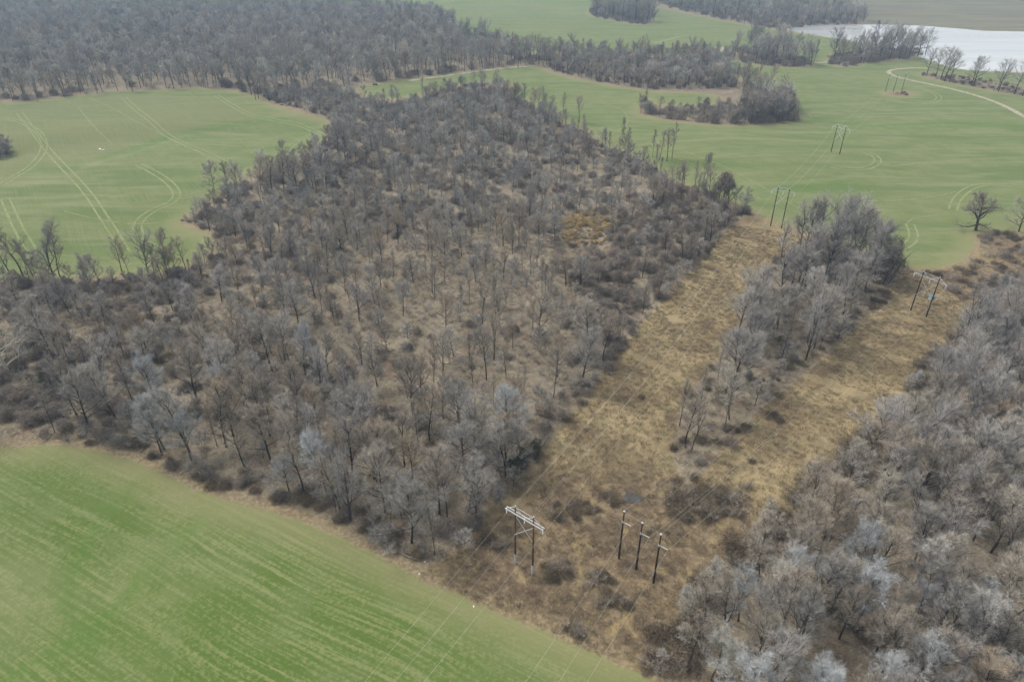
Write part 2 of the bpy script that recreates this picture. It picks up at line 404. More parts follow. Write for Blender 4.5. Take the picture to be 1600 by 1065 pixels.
# ------------------------------------------------------------------ the ground
def build_ground():
    ang = np.concatenate([np.linspace(-180, -52, 40)[:-1], np.linspace(-52, 52, 620), np.linspace(52, 180, 40)[1:-1]])
    ang = np.radians(ang)
    rs = [1.0, 30, 50]
    while rs[-1] < 9000: rs.append(rs[-1] + max(1.1, rs[-1] * .0095) * (1 if rs[-1] < 1900 else 8))
    rs = np.array(rs)
    A, Rr = np.meshgrid(ang, rs)
    x, y = (np.sin(A) * Rr).ravel(), (np.cos(A) * Rr).ravel()
    z = tz(x, y)
    na, nr = len(ang), len(rs)
    i = np.arange(nr - 1)[:, None] * na; j = np.arange(na)[None]
    jn = (j + 1) % na
    q = np.stack([i + j, i + jn, i + na + jn, i + na + j], 2).reshape(-1, 4)[:, ::-1]
    g = [sdf(p, x, y) for p in GREENS]
    hole = np.minimum.reduce([sdf(p, x, y) for p in (CLUMP_A, CLUMP_B, CLUMP_C, SHORE)])
    hole2 = sdf(poly([(1376, 146), (1400, 142), (1432, 146), (1424, 150), (1400, 151)]), x, y)
    g[2] = np.minimum(np.maximum(g[2], -np.minimum(hole, hole2)), sdf(T1_GAP, x, y) + .5)
    lk = sdf(LAKE, x, y)
    green = np.minimum.reduce(g)
    tan = np.minimum(np.minimum(sdf(STRIPS, x, y), sdf(SCRUB, x, y)), hole2)
    tan = np.maximum(tan, -sdf(BELT, x, y))
    weedy = np.minimum(np.minimum(sdf(FRONT, x, y), sdf(SCRUB, x, y)), hole2)
    brown = sdf(FAR_BROWN, x, y)
    a0, b0 = at(380, 800); a1, b1 = at(504, 856)
    dn = np.array([a1 - a0, b1 - b0]); dn /= np.linalg.norm(dn)
    row = -x * dn[1] + y * dn[0]
    along = x * dn[0] + y * dn[1]
    a0, b0 = at(200, 300); a1, b1 = at(120, 170)
    d2 = np.array([a1 - a0, b1 - b0]); d2 /= np.linalg.norm(d2)
    row = np.where(g[1] < 20, -x * d2[1] + y * d2[0], row)
    along = np.where(g[1] < 20, x * d2[0] + y * d2[1], along)
    def near_line(px, w, closed=False):
        q_ = chaikin(px, 2, False); X_, Y_ = at(q_[:, 0], q_[:, 1]); d_ = np.full(len(x), 1e9)
        for i_ in range(len(X_) - 1):
            ex, ey = X_[i_ + 1] - X_[i_], Y_[i_ + 1] - Y_[i_]; L_ = ex * ex + ey * ey + 1e-9
            t_ = np.clip(((x - X_[i_]) * ex + (y - Y_[i_]) * ey) / L_, 0, 1)
            d_ = np.minimum(d_, np.hypot(x - X_[i_] - t_ * ex, y - Y_[i_] - t_ * ey))
        return np.exp(-(d_ / w) ** 2)
    lush = np.maximum.reduce([near_line([(170, 245), (210, 235), (260, 215), (310, 202), (370, 193), (430, 190), (480, 194)], 6), near_line([(245, 735), (190, 775), (140, 830), (105, 900), (108, 960), (150, 1010)], 2.5),
                              near_line([(345, 785), (270, 850), (200, 930), (110, 1005), (0, 1070)], 2.2), near_line([(1270, 188), (1340, 195), (1420, 200), (1520, 192), (1620, 196)], 11), near_line([(260, 350), (290, 330), (325, 312)], 6),
                              near_line([(620, 148), (680, 138), (730, 126)], 9), near_line([(1230, 300), (1300, 285), (1340, 290)], 9), near_line([(700, 30), (820, 60), (940, 76)], 14), near_line([(860, 960), (960, 1010), (1050, 1070)], 1.0) * 0])
    bare = np.maximum.reduce([near_line([(130, 262), (170, 247), (230, 232), (290, 212)], 4) * .9, near_line([(40, 288), (70, 284)], 8) * .7, near_line([(330, 800), (240, 875), (170, 940)], 2.5) * .8,
                              near_line([(180, 745), (235, 775), (300, 800)], 9) * .6, near_line([(0, 905), (60, 930)], 9) * .7, near_line([(210, 870), (240, 930)], 7) * .6, near_line([(560, 22), (640, 30), (700, 45), (712, 52)], 16) * .8,
                              near_line([(980, 250), (1080, 290), (1180, 330)], 6) * .7, near_line([(1300, 390), (1400, 408), (1500, 395)], 6) * .6, near_line([(800, 6), (860, 10), (900, 20)], 30) * .5])
    thin_p = poly([(-100, 200), (60, 160), (250, 145), (390, 165), (420, 182), (330, 194), (250, 214), (180, 236), (90, 262), (40, 250), (20, 290), (-100, 320)])
    thin = smooth(8, -8, sdf(thin_p, x, y)) if False else 1 - smooth(-8, 8, sdf(thin_p, x, y))
    cls = np.zeros(len(x), int)
    cls[tan < 0] = 1
    for k in range(3): cls[g[k] < 0] = 2 + k
    cls[brown < 0] = 5
    cls[lk < 2] = 6
    fc = cls[q[:, 0]]
    V = np.stack([x, y, z], 1)
    names = ['woodland_floor', 'dry_grassland', 'green_field', 'green_field', 'green_field', 'harvested_field', 'lake_bed']
    for c, nm in enumerate(names):
        fq = q[fc == c]
        if not len(fq): continue
        used, inv = np.unique(fq, return_inverse=True)
        me = bpy.data.meshes.new(nm)
        me.from_pydata(V[used].tolist(), [], inv.reshape(-1, 4).tolist())
        for an, arr in (("green", green), ("tan", tan), ("weedy", weedy), ("brown", brown), ("row", row), ("dist", np.hypot(x, y)), ("along", along), ("lush", lush), ("bare", bare), ("thin", thin)):
            a = me.attributes.new(an, 'FLOAT', 'POINT')
            if an in ("green", "tan", "weedy", "brown"): arr = np.clip(arr, -60, 60)
            a.data.foreach_set("value", arr[used].astype(np.float32))
        me.polygons.foreach_set("use_smooth", [True] * len(me.polygons))
        me.materials.append(M['land'])
        link(nm, me, kind='structure')
build_ground()

def sheet(name, P, z, mat):
    me = bpy.data.meshes.new(name)
    me.from_pydata([(a, b, z) for a, b in P], [], [tuple(range(len(P)))])
    me.materials.append(mat)
    return link(name, me, kind='structure')

s = NT("lake_water")
M['water'] = s.bsdf(s.mix(s.ramp(s.noise(.015, 4, s.scaled((.4, 2, 1), .2)), .4, .62), (.44, .45, .44), (.39, .395, .375)), .12, .5, bump=s.noise(.35, 3), bdist=.05, bstr=.25)
big = LAKE + (LAKE - LAKE.mean(0)) / np.linalg.norm(LAKE - LAKE.mean(0), axis=1)[:, None] * 6
sheet("lake", big, -.35, M['water'])

def ribbon(name, px, width, mat, offs=(0.0,), lift=.05, closed=False, kind='structure', rough=.0):
    p = chaikin(px, 3, False)
    x, y = at(p[:, 0], p[:, 1])
    P = np.stack([x, y], 1)
    L = np.concatenate([[0], np.cumsum(np.linalg.norm(np.diff(P, axis=0), axis=1))])
    n = max(4, int(L[-1] / 2.5)); tt = np.linspace(0, L[-1], n)
    P = np.stack([np.interp(tt, L, P[:, 0]), np.interp(tt, L, P[:, 1])], 1)
    T = np.gradient(P, axis=0); T /= np.linalg.norm(T, axis=1)[:, None]
    N = np.stack([-T[:, 1], T[:, 0]], 1)
    obs = []
    for o in offs:
        w = width * (1 + rough * R.uniform(-1, 1, n)) / 2
        V = []
        for side in np.linspace(-1, 1, 4):
            Q = P + N * (o + side * w)[:, None]
            V.append(np.column_stack([Q, tz(Q[:, 0], Q[:, 1]) + lift]))
        V = np.stack(V, 1).reshape(-1, 3)
        me = bpy.data.meshes.new(name)
        me.from_pydata(V.tolist(), [], [(4 * i + k, 4 * i + k + 4, 4 * i + k + 5, 4 * i + k + 1) for i in range(n - 1) for k in range(3)])
        me.materials.append(mat)
        obs.append(link(name, me, kind=kind))
    return obs

s = NT("pressed_crop")
M['track'] = s.bsdf(s.mix(s.ramp(s.noise(.5, 4), .38, .62), (.145, .175, .07), (.205, .22, .105)), .95, .05)
s = NT("pale_dirt")
M['dirt'] = s.bsdf(s.mix(s.ramp(s.noise(.4, 4), .35, .65), (.22, .20, .14), (.35, .32, .235)), .95, .05)
G2 = (-1.9, 1.9)
for tr in ([(193, 152), (210, 169), (237, 189), (257, 210), (287, 225), (321, 238), (345, 250), (367, 265)],
           [(338, 149), (358, 162), (382, 176), (406, 184), (439, 189), (466, 194), (487, 203), (500, 210)],
           [(514, 199), (487, 210), (463, 220), (450, 233), (443, 245)],
           [(216, 257), (243, 270), (267, 287), (279, 304), (268, 317), (243, 326), (220, 341), (212, 356), (222, 370), (250, 380)],
           [(0, 183), (27, 188), (51, 199), (66, 213), (70, 230), (61, 247), (44, 264), (20, 277), (0, 290)],
           [(30, 176), (51, 203), (71, 230), (95, 257), (122, 284), (142, 308), (159, 335), (176, 360), (196, 395)],
           [(8, 311), (20, 338), (30, 360), (50, 392)],
           [(281, 309), (325, 299)],
           [(1297, 260), (1330, 265), (1357, 263), (1374, 253), (1368, 243), (1351, 237)],
           [(1428, 135), (1452, 141), (1470, 151), (1462, 160), (1430, 163), (1385, 154)],
           [(1489, 328), (1494, 311), (1512, 295), (1533, 288), (1567, 288), (1600, 291), (1680, 300)],
           [(1422, 350), (1429, 367), (1424, 379), (1406, 388)]):
    ribbon("wheel_track", tr, 1.0, M['track'], G2, .06, rough=.3)
for tr in ([(505, 212), (470, 232), (425, 252), (380, 276), (345, 306)], [(30, 415), (120, 419), (210, 413), (285, 402), (312, 388), (318, 372)], [(60, 190), (150, 175), (260, 163), (330, 160)], [(100, 330), (160, 345), (230, 352), (290, 340)], [(122, 167), (142, 193), (159, 210), (176, 226)], [(0, 176), (68, 171), (122, 166), (189, 162), (287, 157)],
           [(60, 395), (120, 401), (200, 405), (300, 400)], [(1391, 260), (1465, 252), (1533, 248), (1620, 245)], [(1418, 348), (1425, 341), (1448, 338), (1484, 332)],
           [(1060, 233), (1128, 257), (1205, 299), (1249, 326)], [(1040, 240), (1110, 268), (1190, 312)], [(1330, 314), (1398, 314), (1465, 307), (1494, 299)], [(1256, 169), (1268, 184)],
           [(940, 160), (975, 172), (985, 190), (965, 205)], [(130, 150), (170, 165), (230, 200), (300, 232), (340, 255)]):
    ribbon("wheel_track", tr, .7, M['track'], (0,), .065, rough=.35)
ribbon("dirt_track", [(1640, 205), (1600, 182), (1570, 165), (1530, 150), (1480, 137), (1430, 127), (1396, 119), (1386, 112), (1398, 108), (1430, 106), (1452, 107)], 4.2, M['dirt'], (0,), .08, rough=.2)
ribbon("dirt_track", [(1000, 93), (1060, 93), (1112, 91), (1124, 84), (1130, 74)], 4.0, M['dirt'], (0,), .08, rough=.3)
ribbon("dirt_track", [(1256, 98), (1275, 99), (1296, 96)], 4.5, M['dirt'], (0,), .08, rough=.3)
ribbon("dirt_track", [(990, 73), (1030, 66), (1068, 55), (1090, 58)], 5.0, M['track'], (0,), .08, rough=.5)
ribbon("grass_verge", [(640, 126), (720, 115), (790, 106), (838, 103)], 4.5, M['dirt'], (0,), .08, rough=.5)
ribbon("wheel_track", [(590, 136), (650, 126), (720, 117)], 1.5, M['track'], (0,), .07, rough=.3)

# small dark pool in the weeds
s = NT("pool_water"); M['pool'] = s.bsdf((.05, .05, .045), .15, .5)
px_ = chaikin([(974, 775), (980, 769), (992, 770), (1003, 776), (1008, 781), (996, 785), (984, 787), (976, 783)])
x_, y_ = at(px_[:, 0], px_[:, 1])
zc = float(tz(x_.mean(), y_.mean()))
sheet("pool", np.stack([x_, y_], 1), float(tz(x_, y_).max()) + .03, M['pool'])

# ------------------------------------------------------------------ plants: prototypes
def unit(v): return v / (np.linalg.norm(v) + 1e-9)

def turn(d, ang, rng):
    a = unit(np.cross(d, rng.normal(size=3)))
    return unit(d * math.cos(ang) + np.cross(a, d) * math.sin(ang))

def grow(p, d, L, r0, r1, nseg, wig, up, rng):
    P, D = [p], [d]
    for i in range(nseg):
        d = unit(d + rng.normal(size=3) * wig + np.array([0, 0, up]))
        p = p + d * L / nseg
        P.append(p); D.append(d)
    return np.array(P), np.array(D), np.linspace(r0, r1, nseg + 1)

def tree_mb(seed, H=17, bole=.35, n1=13, n2=6, n3=5, n4=6, spread=.75, up=.10, reach=.42, tr=.25, tw=.034, tl=.95, lean=.04, tone=(.0, .04, .18, .6, 1.0), wig=.12, fork=0, shape='fan', lod=0):
    rng = np.random.default_rng(seed)
    T, C = MB(), MB()
    d0 = unit(np.array([rng.normal() * lean, rng.normal() * lean, 1]))
    P, D, Rr = grow(np.array([0, 0, -.6]), d0, H * (.9 if not fork else .62), tr, tr * (.22 if not fork else .55), 9, .045, .03, rng)
    T.tube(P, Rr, 6 if not lod else 4, tone[0])
    tp, td, tl_ = [], [], []
    starts = []
    for i in range(n1):
        t = bole + (1 - bole) * ((i + rng.random() * .8) / n1) ** .85
        k = min(t * 9, 8.99); i0 = int(k)
        p = P[i0] + (P[i0 + 1] - P[i0]) * (k - i0)
        if shape == 'fan': prof = 1.05 - .55 * (t - bole) / (1 - bole)
        elif shape == 'oval': prof = .55 + .6 * math.sin(math.pi * min(1, (t - bole) / (1 - bole) * .85 + .1))
        else: prof = 1.0
        starts.append((p, D[i0], H * reach * prof * rng.uniform(.7, 1.2), Rr[i0] * .62, t))
    if fork:
        for i in range(fork):
            starts.append((P[-1], turn(D[-1], rng.uniform(.25, .55), rng), H * .42 * rng.uniform(.85, 1.1), Rr[-1] * .8, 1.0))
    az0 = rng.random() * 6.28
    for i, (p, pd, L, r, t) in enumerate(starts):
        if i >= n1: d = pd
        else:
            az = az0 + i * 2.4 + rng.normal() * .3
            a = spread * (1.15 - .6 * t) * rng.uniform(.8, 1.2)
            side = np.array([math.cos(az), math.sin(az), 0])
            d = unit(pd * math.cos(a) + side * math.sin(a))
        P1, D1, R1 = grow(p, d, L, max(r, .06), .025, 5, wig, up, rng)
        C.tube(P1, R1, 4 if not lod else 3, tone[1])
        m2 = n2 if i < n1 else n2 + 4
        for j in range(m2):
            t2 = .22 + .78 * (j + rng.random()) / m2
            k = min(t2 * 5, 4.99); i0 = int(k)
            p2 = P1[i0] + (P1[i0 + 1] - P1[i0]) * (k - i0)
            d2 = turn(D1[i0], rng.uniform(.45, .95), rng); d2 = unit(d2 + np.array([0, 0, .22]))
            L2 = L * .46 * (1.15 - .6 * t2) * rng.uniform(.7, 1.2)
            P2, D2, R2 = grow(p2, d2, L2, .028, .014, 3, wig * 1.2, up * .8, rng)
            if lod: C.slivers(np.array([p2]), np.array([unit(P2[-1] - p2)]), np.array([L2]), .07, tone[1], tone[2], rng)
            else: C.tube(P2, R2, 3, tone[2])
            if n3 == 0:
                tp.append(P2[rng.integers(0, 4, n4)]); td.append(np.repeat(D2[-1:], n4, 0)); tl_.append(np.full(n4, tl))
                continue
            for q in range(n3):
                t3 = .15 + .85 * (q + rng.random()) / n3
                k = min(t3 * 3, 2.99); i1 = int(k)
                p3 = P2[i1] + (P2[i1 + 1] - P2[i1]) * (k - i1)
                d3 = unit(turn(D2[i1], rng.uniform(.4, .9), rng) + np.array([0, 0, .2]))
                L3 = L2 * .5 * rng.uniform(.6, 1.2)
                C.slivers(np.array([p3]), np.array([d3]), np.array([L3]), .04, tone[2], tone[3], rng)
                u = rng.random(n4)[:, None]
                tp.append(p3 + d3 * L3 * (u * .9 + .05)); td.append(np.repeat(d3[None], n4, 0)); tl_.append(np.full(n4, tl))
    tp, td, tl_ = np.concatenate(tp), np.concatenate(td), np.concatenate(tl_)
    D = td * .8 + rng.normal(size=td.shape) * .55 + np.array([0, 0, .25]); D /= np.linalg.norm(D, axis=1)[:, None]
    C.slivers(tp, D, tl_ * rng.uniform(.5, 1.2, len(tp)), tw * rng.uniform(.7, 1.3, len(tp)), tone[3], tone[4], rng)
    return T, C

def shrub_mb(seed, H=3.6, stems=16, n2=7, n4=7, tw=.035, spread=.8, lo=.0, hi=1.0):
    rng = np.random.default_rng(seed); C = MB(); tp, td = [], []
    for i in range(stems):
        az = rng.random() * 6.28; a = spread * rng.random() ** .6
        d = np.array([math.cos(az) * math.sin(a), math.sin(az) * math.sin(a), math.cos(a)])
        L = H * rng.uniform(.6, 1.1)
        b = np.array([math.cos(az), math.sin(az), 0]) * rng.random() * .7 * spread; b[2] = -.15
        P, D, Rr = grow(b, d, L, .035, .012, 4, .12, .04, rng)
        C.tube(P, Rr, 3, lo + .25 * (hi - lo))
        for j in range(n2):
            k = rng.uniform(1.0, 3.99); i0 = int(k)
            p = P[i0] + (P[i0 + 1] - P[i0]) * (k - i0); d2 = unit(turn(D[i0], rng.uniform(.4, 1.0), rng) + np.array([0, 0, .15])); L2 = L * .36 * rng.uniform(.6, 1.2)
            C.slivers(p[None], d2[None], np.array([L2]), .04, .4, .7, rng)
            u = rng.random(n4)[:, None]
            tp.append(p + d2 * L2 * u); td.append(np.repeat(d2[None], n4, 0))
    tp, td = np.concatenate(tp), np.concatenate(td)
    D = td * .7 + rng.normal(size=td.shape) * .6 + np.array([0, 0, .15]); D /= np.linalg.norm(D, axis=1)[:, None]
    C.slivers(tp, D, H * .18 * rng.uniform(.5, 1.3, len(tp)), tw, .7 * hi, hi, rng)
    return C

def mound_mb(seed, W=4.0, H=3.5, lobes=6, n=2600, leaf=False, tall=1.0, rag=.2):
    """a tangle draped over a few rounded humps"""
    rng = np.random.default_rng(seed); C = MB()
    cs = []
    for i in range(lobes):
        r = W * rng.uniform(.28, .5)
        a = rng.random() * 6.28; q = W * .55 * rng.random() ** .5 if i else 0
        h = H * (rng.uniform(.5, .95) if i else 1.0)
        cs.append((math.cos(a) * q, math.sin(a) * q, h, r))
    P, D = [], []
    for i in range(n):
        cx, cy, h, r = cs[rng.integers(0, lobes)]
        u = rng.normal(size=3); u = unit(u); u[2] = abs(u[2]) if rng.random() < .75 else u[2] * .3
        k = rng.uniform(.7, 1.02) if rng.random() > rag else rng.uniform(.95, 1.5)
        zz = max(.05, (h - r * .9) + u[2] * r * k) if u[2] > 0 else rng.random() * max(.2, h - r * .7)
        wide = r * (1.0 if u[2] > 0 else 1.0 + .25 * (1 - zz / h))
        p = np.array([cx + u[0] * wide * k, cy + u[1] * wide * k, zz * tall])
        t = rng.normal(size=3); t -= u * t.dot(u) * .8
        d = unit(t + np.array([0, 0, -.35 if not leaf else .2]) + u * .35)
        P.append(p); D.append(d)
    P, D = np.array(P), np.array(D)
    tn = rng.random(n) ** 1.3
    if leaf: C.slivers(P, D, rng.uniform(.25, .5, n), rng.uniform(.16, .32, n), tn * .6, tn, rng)
    else: C.slivers(P, D, rng.uniform(.45, 1.3, n), rng.uniform(.035, .085, n), tn * .5, tn, rng)
    for i in range(14):
        a = rng.random() * 6.28
        Q, _, Rr = grow(np.array([math.cos(a), math.sin(a), -.15]) * np.array([W * .3, W * .3, 1]), unit(np.array([math.cos(a) * .3, math.sin(a) * .3, 1])), H * .85, .06, .02, 4, .12, 0, rng)
        C.tube(Q, Rr, 3, .1)
    return C

def tuft_mb(seed, n=42, H=.9, W=.9, w=.06, flat=.5):
    rng = np.random.default_rng(seed); C = MB()
    a = rng.random(n) * 6.28; r = W * rng.random(n) ** .6
    P = np.stack([np.cos(a) * r, np.sin(a) * r, np.full(n, -.05)], 1)
    D = np.stack([np.cos(a + rng.normal(size=n)) * flat, np.sin(a + rng.normal(size=n)) * flat, rng.uniform(.4, 1.1, n)], 1) ; D /= np.linalg.norm(D, axis=1)[:, None]
    C.slivers(P, D, H * rng.uniform(.5, 1.2, n), w * rng.uniform(.6, 1.4, n), 0.1, rng.uniform(.5, 1.0, n), rng)
    return C

PROTO = {}       # kind -> list of (trunk mesh or None, crown mesh, joined mesh, height)
def add_tree(kind, mat, seeds, **kw):
    out = PROTO.setdefault(kind, [])
    for sd in seeds:
        T, C = tree_mb(sd, **kw)
        J = MB(); J.merge(T); J.merge(C)
        out.append((T.mesh("trunk", M[mat], True), C.mesh("crown", M[mat]), J.mesh("bare_tree_" + kind, M[mat]), kw.get('H', 17)))
def add_bush(kind, mat, seeds, fn, **kw):
    out = PROTO.setdefault(kind, [])
    for sd in seeds:
        me = fn(sd, **kw).mesh(kind, M[mat])
        out.append((None, me, me, kw.get('H', 3.5)))

add_tree('fan', 'grey', (1, 2, 3, 27), H=15.5, bole=.27, n1=18, n2=8, n3=6, n4=8, spread=.95, up=.05, reach=.42, tw=.032, tl=1.0)
add_tree('fan_brown', 'brown', (4, 5, 28), H=15, bole=.25, n1=17, n2=8, n3=6, n4=7, spread=.95, up=.05, reach=.39, tw=.032, tl=1.0)
add_tree('fork', 'lilac', (6, 7, 29), H=17, bole=.28, n1=11, fork=5, spread=.85, up=.05, reach=.38, n2=7, n3=5, n4=7, tw=.027, tl=1.0)
add_tree('pale', 'pale', (8, 9, 10), H=15, bole=.3, n1=17, n2=8, n3=6, n4=8, spread=.95, up=.05, reach=.40, tw=.028, tl=1.05, tone=(.0, .12, .6, .9, 1.0))
add_tree('slim', 'brown', (11, 12, 13), H=15, bole=.32, n1=14, n2=5, n3=4, n4=6, spread=.75, up=.08, reach=.20, tr=.14, tw=.032, tone=(.05, .15, .35, .6, .8))
add_tree('broad', 'grey', (14, 15), H=13, bole=.2, n1=18, n2=8, n3=6, n4=8, spread=1.25, up=.05, reach=.5, tr=.26, tw=.036)
add_tree('sparse', 'brown', (16, 17, 18), H=16, bole=.38, n1=13, n2=7, n3=4, n4=6, spread=.95, up=.05, reach=.36, tr=.22, wig=.2, tw=.032, tone=(.0, .1, .3, .6, .85))
add_tree('small', 'grey', (19, 20, 21), H=8.5, bole=.12, n1=15, n2=7, n3=4, n4=8, spread=1.1, up=.04, reach=.46, tr=.10, tl=.8, tw=.036)
add_tree('oak', 'brown', (22,), H=13.5, bole=.2, n1=22, n2=9, n3=6, n4=9, spread=1.45, up=.03, reach=.55, tr=.65, wig=.26, tw=.04, tone=(.0, .02, .08, .45, .8))
add_tree('white', 'white', (23,), H=15, bole=.15, n1=16, n2=6, n3=3, n4=3, spread=1.4, reach=.55, tr=.42, wig=.2, tw=.05)
add_tree('spread', 'grey', (24, 25, 26), H=18, bole=.26, n1=15, n2=8, n3=5, n4=7, spread=1.1, up=.05, reach=.50, tr=.34, tone=(.0, .1, .3, .6, .85))
far_kw = dict(n3=0, n4=12, n2=7, tw=.095, tl=1.6, lod=1, up=.05)
add_tree('far_grey', 'far_a', (31, 32, 33), H=14.5, bole=.38, n1=13, spread=1.2, reach=.42, **far_kw)
add_tree('far_brown', 'far_b', (34, 35), H=14, bole=.38, n1=13, spread=1.15, reach=.42, **far_kw)
add_tree('far_pale', 'far_a', (36, 37), H=14, bole=.36, n1=13, spread=1.2, reach=.43, **far_kw)
add_bush('shrub', 'grey', (41, 42, 43), shrub_mb, H=3.8)
add_bush('shrub_brown', 'brown', (44, 45, 46), shrub_mb, H=3.2)
add_bush('shrub_pale', 'pale', (47,), shrub_mb, H=4.5)
add_bush('thicket', 'vine', (51, 52, 53, 54), mound_mb, W=4.2, H=3.6)
add_bush('thicket_tall', 'vine', (55, 56), mound_mb, W=3.2, H=7.5, lobes=7, n=3200)
add_bush('bramble', 'bramble', (57, 58, 59), mound_mb, W=4.2, H=2.0, lobes=9, n=1500, rag=.45)  # dark brush; extra ones under trees and edges added as contact shade
add_bush('ochre', 'ochre', (61, 62), mound_mb, W=2.2, H=1.8, lobes=5, n=700, leaf=True)
add_bush('rust', 'rust', (63,), mound_mb, W=2.2, H=1.7, lobes=4, n=600, leaf=True)
add_bush('ever', 'ever', (64, 65), mound_mb, W=2.6, H=5.0, lobes=5, n=1500, leaf=True)
add_bush('tuft', 'straw', (71, 72, 73), tuft_mb)
add_bush('weed', 'weed', (74, 75, 76), tuft_mb, n=60, H=1.3, W=1.1, w=.05, flat=.7)
add_bush('litter', 'litter', (77, 78, 79), tuft_mb, n=40, H=1.1, W=1.5, w=.09, flat=1.8)

# ------------------------------------------------------------------ plants: where they stand
def hexfill(pg, step, jit=.42, extra=0):
    x0, y0 = pg.min(0); x1, y1 = pg.max(0)
    xs = np.arange(x0, x1, step); ys = np.arange(y0, y1, step * .87)
    X, Y = np.meshgrid(xs, ys); X = X + (np.arange(len(ys)) % 2)[:, None] * step / 2
    X, Y = X.ravel() + R.normal(size=X.size) * jit * step * .6, Y.ravel() + R.normal(size=Y.size) * jit * step * .6
    k = inview(X, Y)
    X, Y = X[k], Y[k]
    k = sdf(pg, X, Y) < extra
    return X[k], Y[k]

def inview(X, Y, m=90):
    k = Y > 20
    px, py = project(np.where(k, X, 0), np.where(k, Y, 100), 0)
    return k & (px > -m - 60) & (px < 1660 + m) & (py > -m) & (py < 1065 + 190)

def patch_noise(X, Y, sc, ph=0.0):
    return (np.sin(X / sc + ph + 1.7 * np.sin(Y / sc * .7)) + np.sin(Y / sc * 1.13 + ph * 2 + 1.3 * np.sin(X / sc * .9)) + np.sin((X + Y) / sc * 1.9 + ph)) / 3

PLANTS = []      # (x, y, kind, variant, scale, rot, region)
def put(X, Y, kinds, w, smin, smax, region, keep=None):
    X, Y = np.atleast_1d(X), np.atleast_1d(Y)
    for i in range(len(X)):
        if keep is not None and not keep[i]: continue
        k = kinds[R.choice(len(kinds), p=np.array(w) / sum(w))]
        PLANTS.append([float(X[i]), float(Y[i]), k, int(R.integers(len(PROTO[k]))), float(R.uniform(smin, smax)), float(R.random() * 6.28), region])

# central wood
X, Y = hexfill(CENTRAL, 6.5, extra=-1.5)
dist = np.hypot(X, Y)
op, vi, op2 = sdf(OPEN, X, Y), sdf(VINE, X, Y), sdf(OPEN2, X, Y)
px, py = project(X, Y, 0)
rag = 7 * patch_noise(X, Y, 5, 1.0) + R.normal(size=len(X)) * 3
op, vi, op2 = op + rag, vi + rag * .8, op2 + rag
edge = sdf(CENTRAL, X, Y)
nz = patch_noise(X, Y, 9)
p = np.where(py > 560, .62, .48)
p = np.where(nz > .35, p * .45, p)
p = np.where(op < 4, .40, p); p = np.where(vi < 0, .13, p); p = np.where(op2 < 0, .2, p)
west = (px < 300) & (py < 690) & (py > 430)
p = np.where(west, .42, p)
front = (py > 690) & (op > 6)
p = np.where(edge > -5, .85, p)
u = R.random(len(X)) < p
big = (dist > 330)
A = u & (op < 4) & ~big
put(X, Y, ['slim', 'sparse', 'small', 'fan', 'fan_brown'], [2.2, 1.5, 4, 2.2, 1.5], .62, 1.1, 'open', A)
A = u & (vi < 0)
put(X, Y, ['sparse', 'small', 'fan_brown'], [2, 2, 2], .75, 1.15, 'vine', A)
A = u & (op2 < 0) & (op >= 4) & (vi >= 0)
put(X, Y, ['small', 'slim'], [2, 1], .7, 1.1, 'upper', A)
rest = u & (op >= 4) & (vi >= 0) & (op2 >= 0)
near = rest & (py > 560)
put(X, Y, ['fan', 'fan_brown', 'sparse', 'pale', 'fork', 'slim', 'small'], [4, 2, 2, .7, 1.5, 2.2, 1.2], .95, 1.38, 'front', near)
mid = rest & (py <= 560) & (dist < 330)
put(X, Y, ['fan', 'fan_brown', 'small', 'fork', 'slim', 'sparse'], [3.5, 1.2, 3, 1, 1, 1], .55, .95, 'mid', mid)
farm = rest & (dist >= 330)
put(X, Y, ['far_grey', 'far_pale', 'far_brown', 'small'], [1.5, 3, 1.5, 2.5], .5, .98, 'top', farm)
# undergrowth of the central wood
X, Y = hexfill(CENTRAL, 4.6, extra=-.5)
vi, op, op2 = sdf(VINE, X, Y), sdf(OPEN, X, Y), sdf(OPEN2, X, Y); px, py = project(X, Y, 0); edge = sdf(CENTRAL, X, Y); dist = np.hypot(X, Y)
rag = 7 * patch_noise(X, Y, 5, 1.0) + R.normal(size=len(X)) * 3
op, vi, op2 = op + rag, vi + rag * .8, op2 + rag
nz = patch_noise(X, Y, 13, 2.0)
u = R.random(len(X))
put(X, Y, ['thicket', 'thicket_tall', 'shrub_brown'], [5, 2, 1.5], .55, 1.25, 'vine', (vi < 0) & (u < .68))
oth = vi >= 0
put(X, Y, ['bramble', 'thicket', 'shrub', 'shrub_brown', 'shrub_pale'], [2, 1.2, 2, 1.5, 1.5], .55, 1.1, 'wood', oth & (nz > -.1) & (u < .6) & (op >= 0) & (op2 > 0))  # brambles here also stand in for contact shade on the floor
put(X + 1.5, Y + 1, ['shrub', 'small', 'shrub_brown'], [3, 2, 2], .5, 1.0, 'wood', oth & (u > .6) & (u < .85))
put(X, Y, ['shrub', 'shrub_brown', 'shrub_pale', 'thicket'], [3, 2, 2, 1], .4, .85, 'wood', oth & (op < 0) & (nz > -.2) & (u < .38))
put(X, Y, ['thicket', 'shrub_brown', 'thicket_tall'], [3, 2, .5], .6, 1.0, 'west', oth & (px < 300) & (py > 430) & (py < 700) & (u > .45))
put(X, Y, ['shrub_brown', 'thicket', 'shrub'], [3, 1.5, 2], .45, .8, 'edge', oth & (edge > -6) & (u > .35) & (px >= 300))
put(X, Y, ['thicket', 'shrub', 'shrub_brown'], [3, 2.5, 2], .6, 1.1, 'top', oth & (dist > 320) & (u > .55))
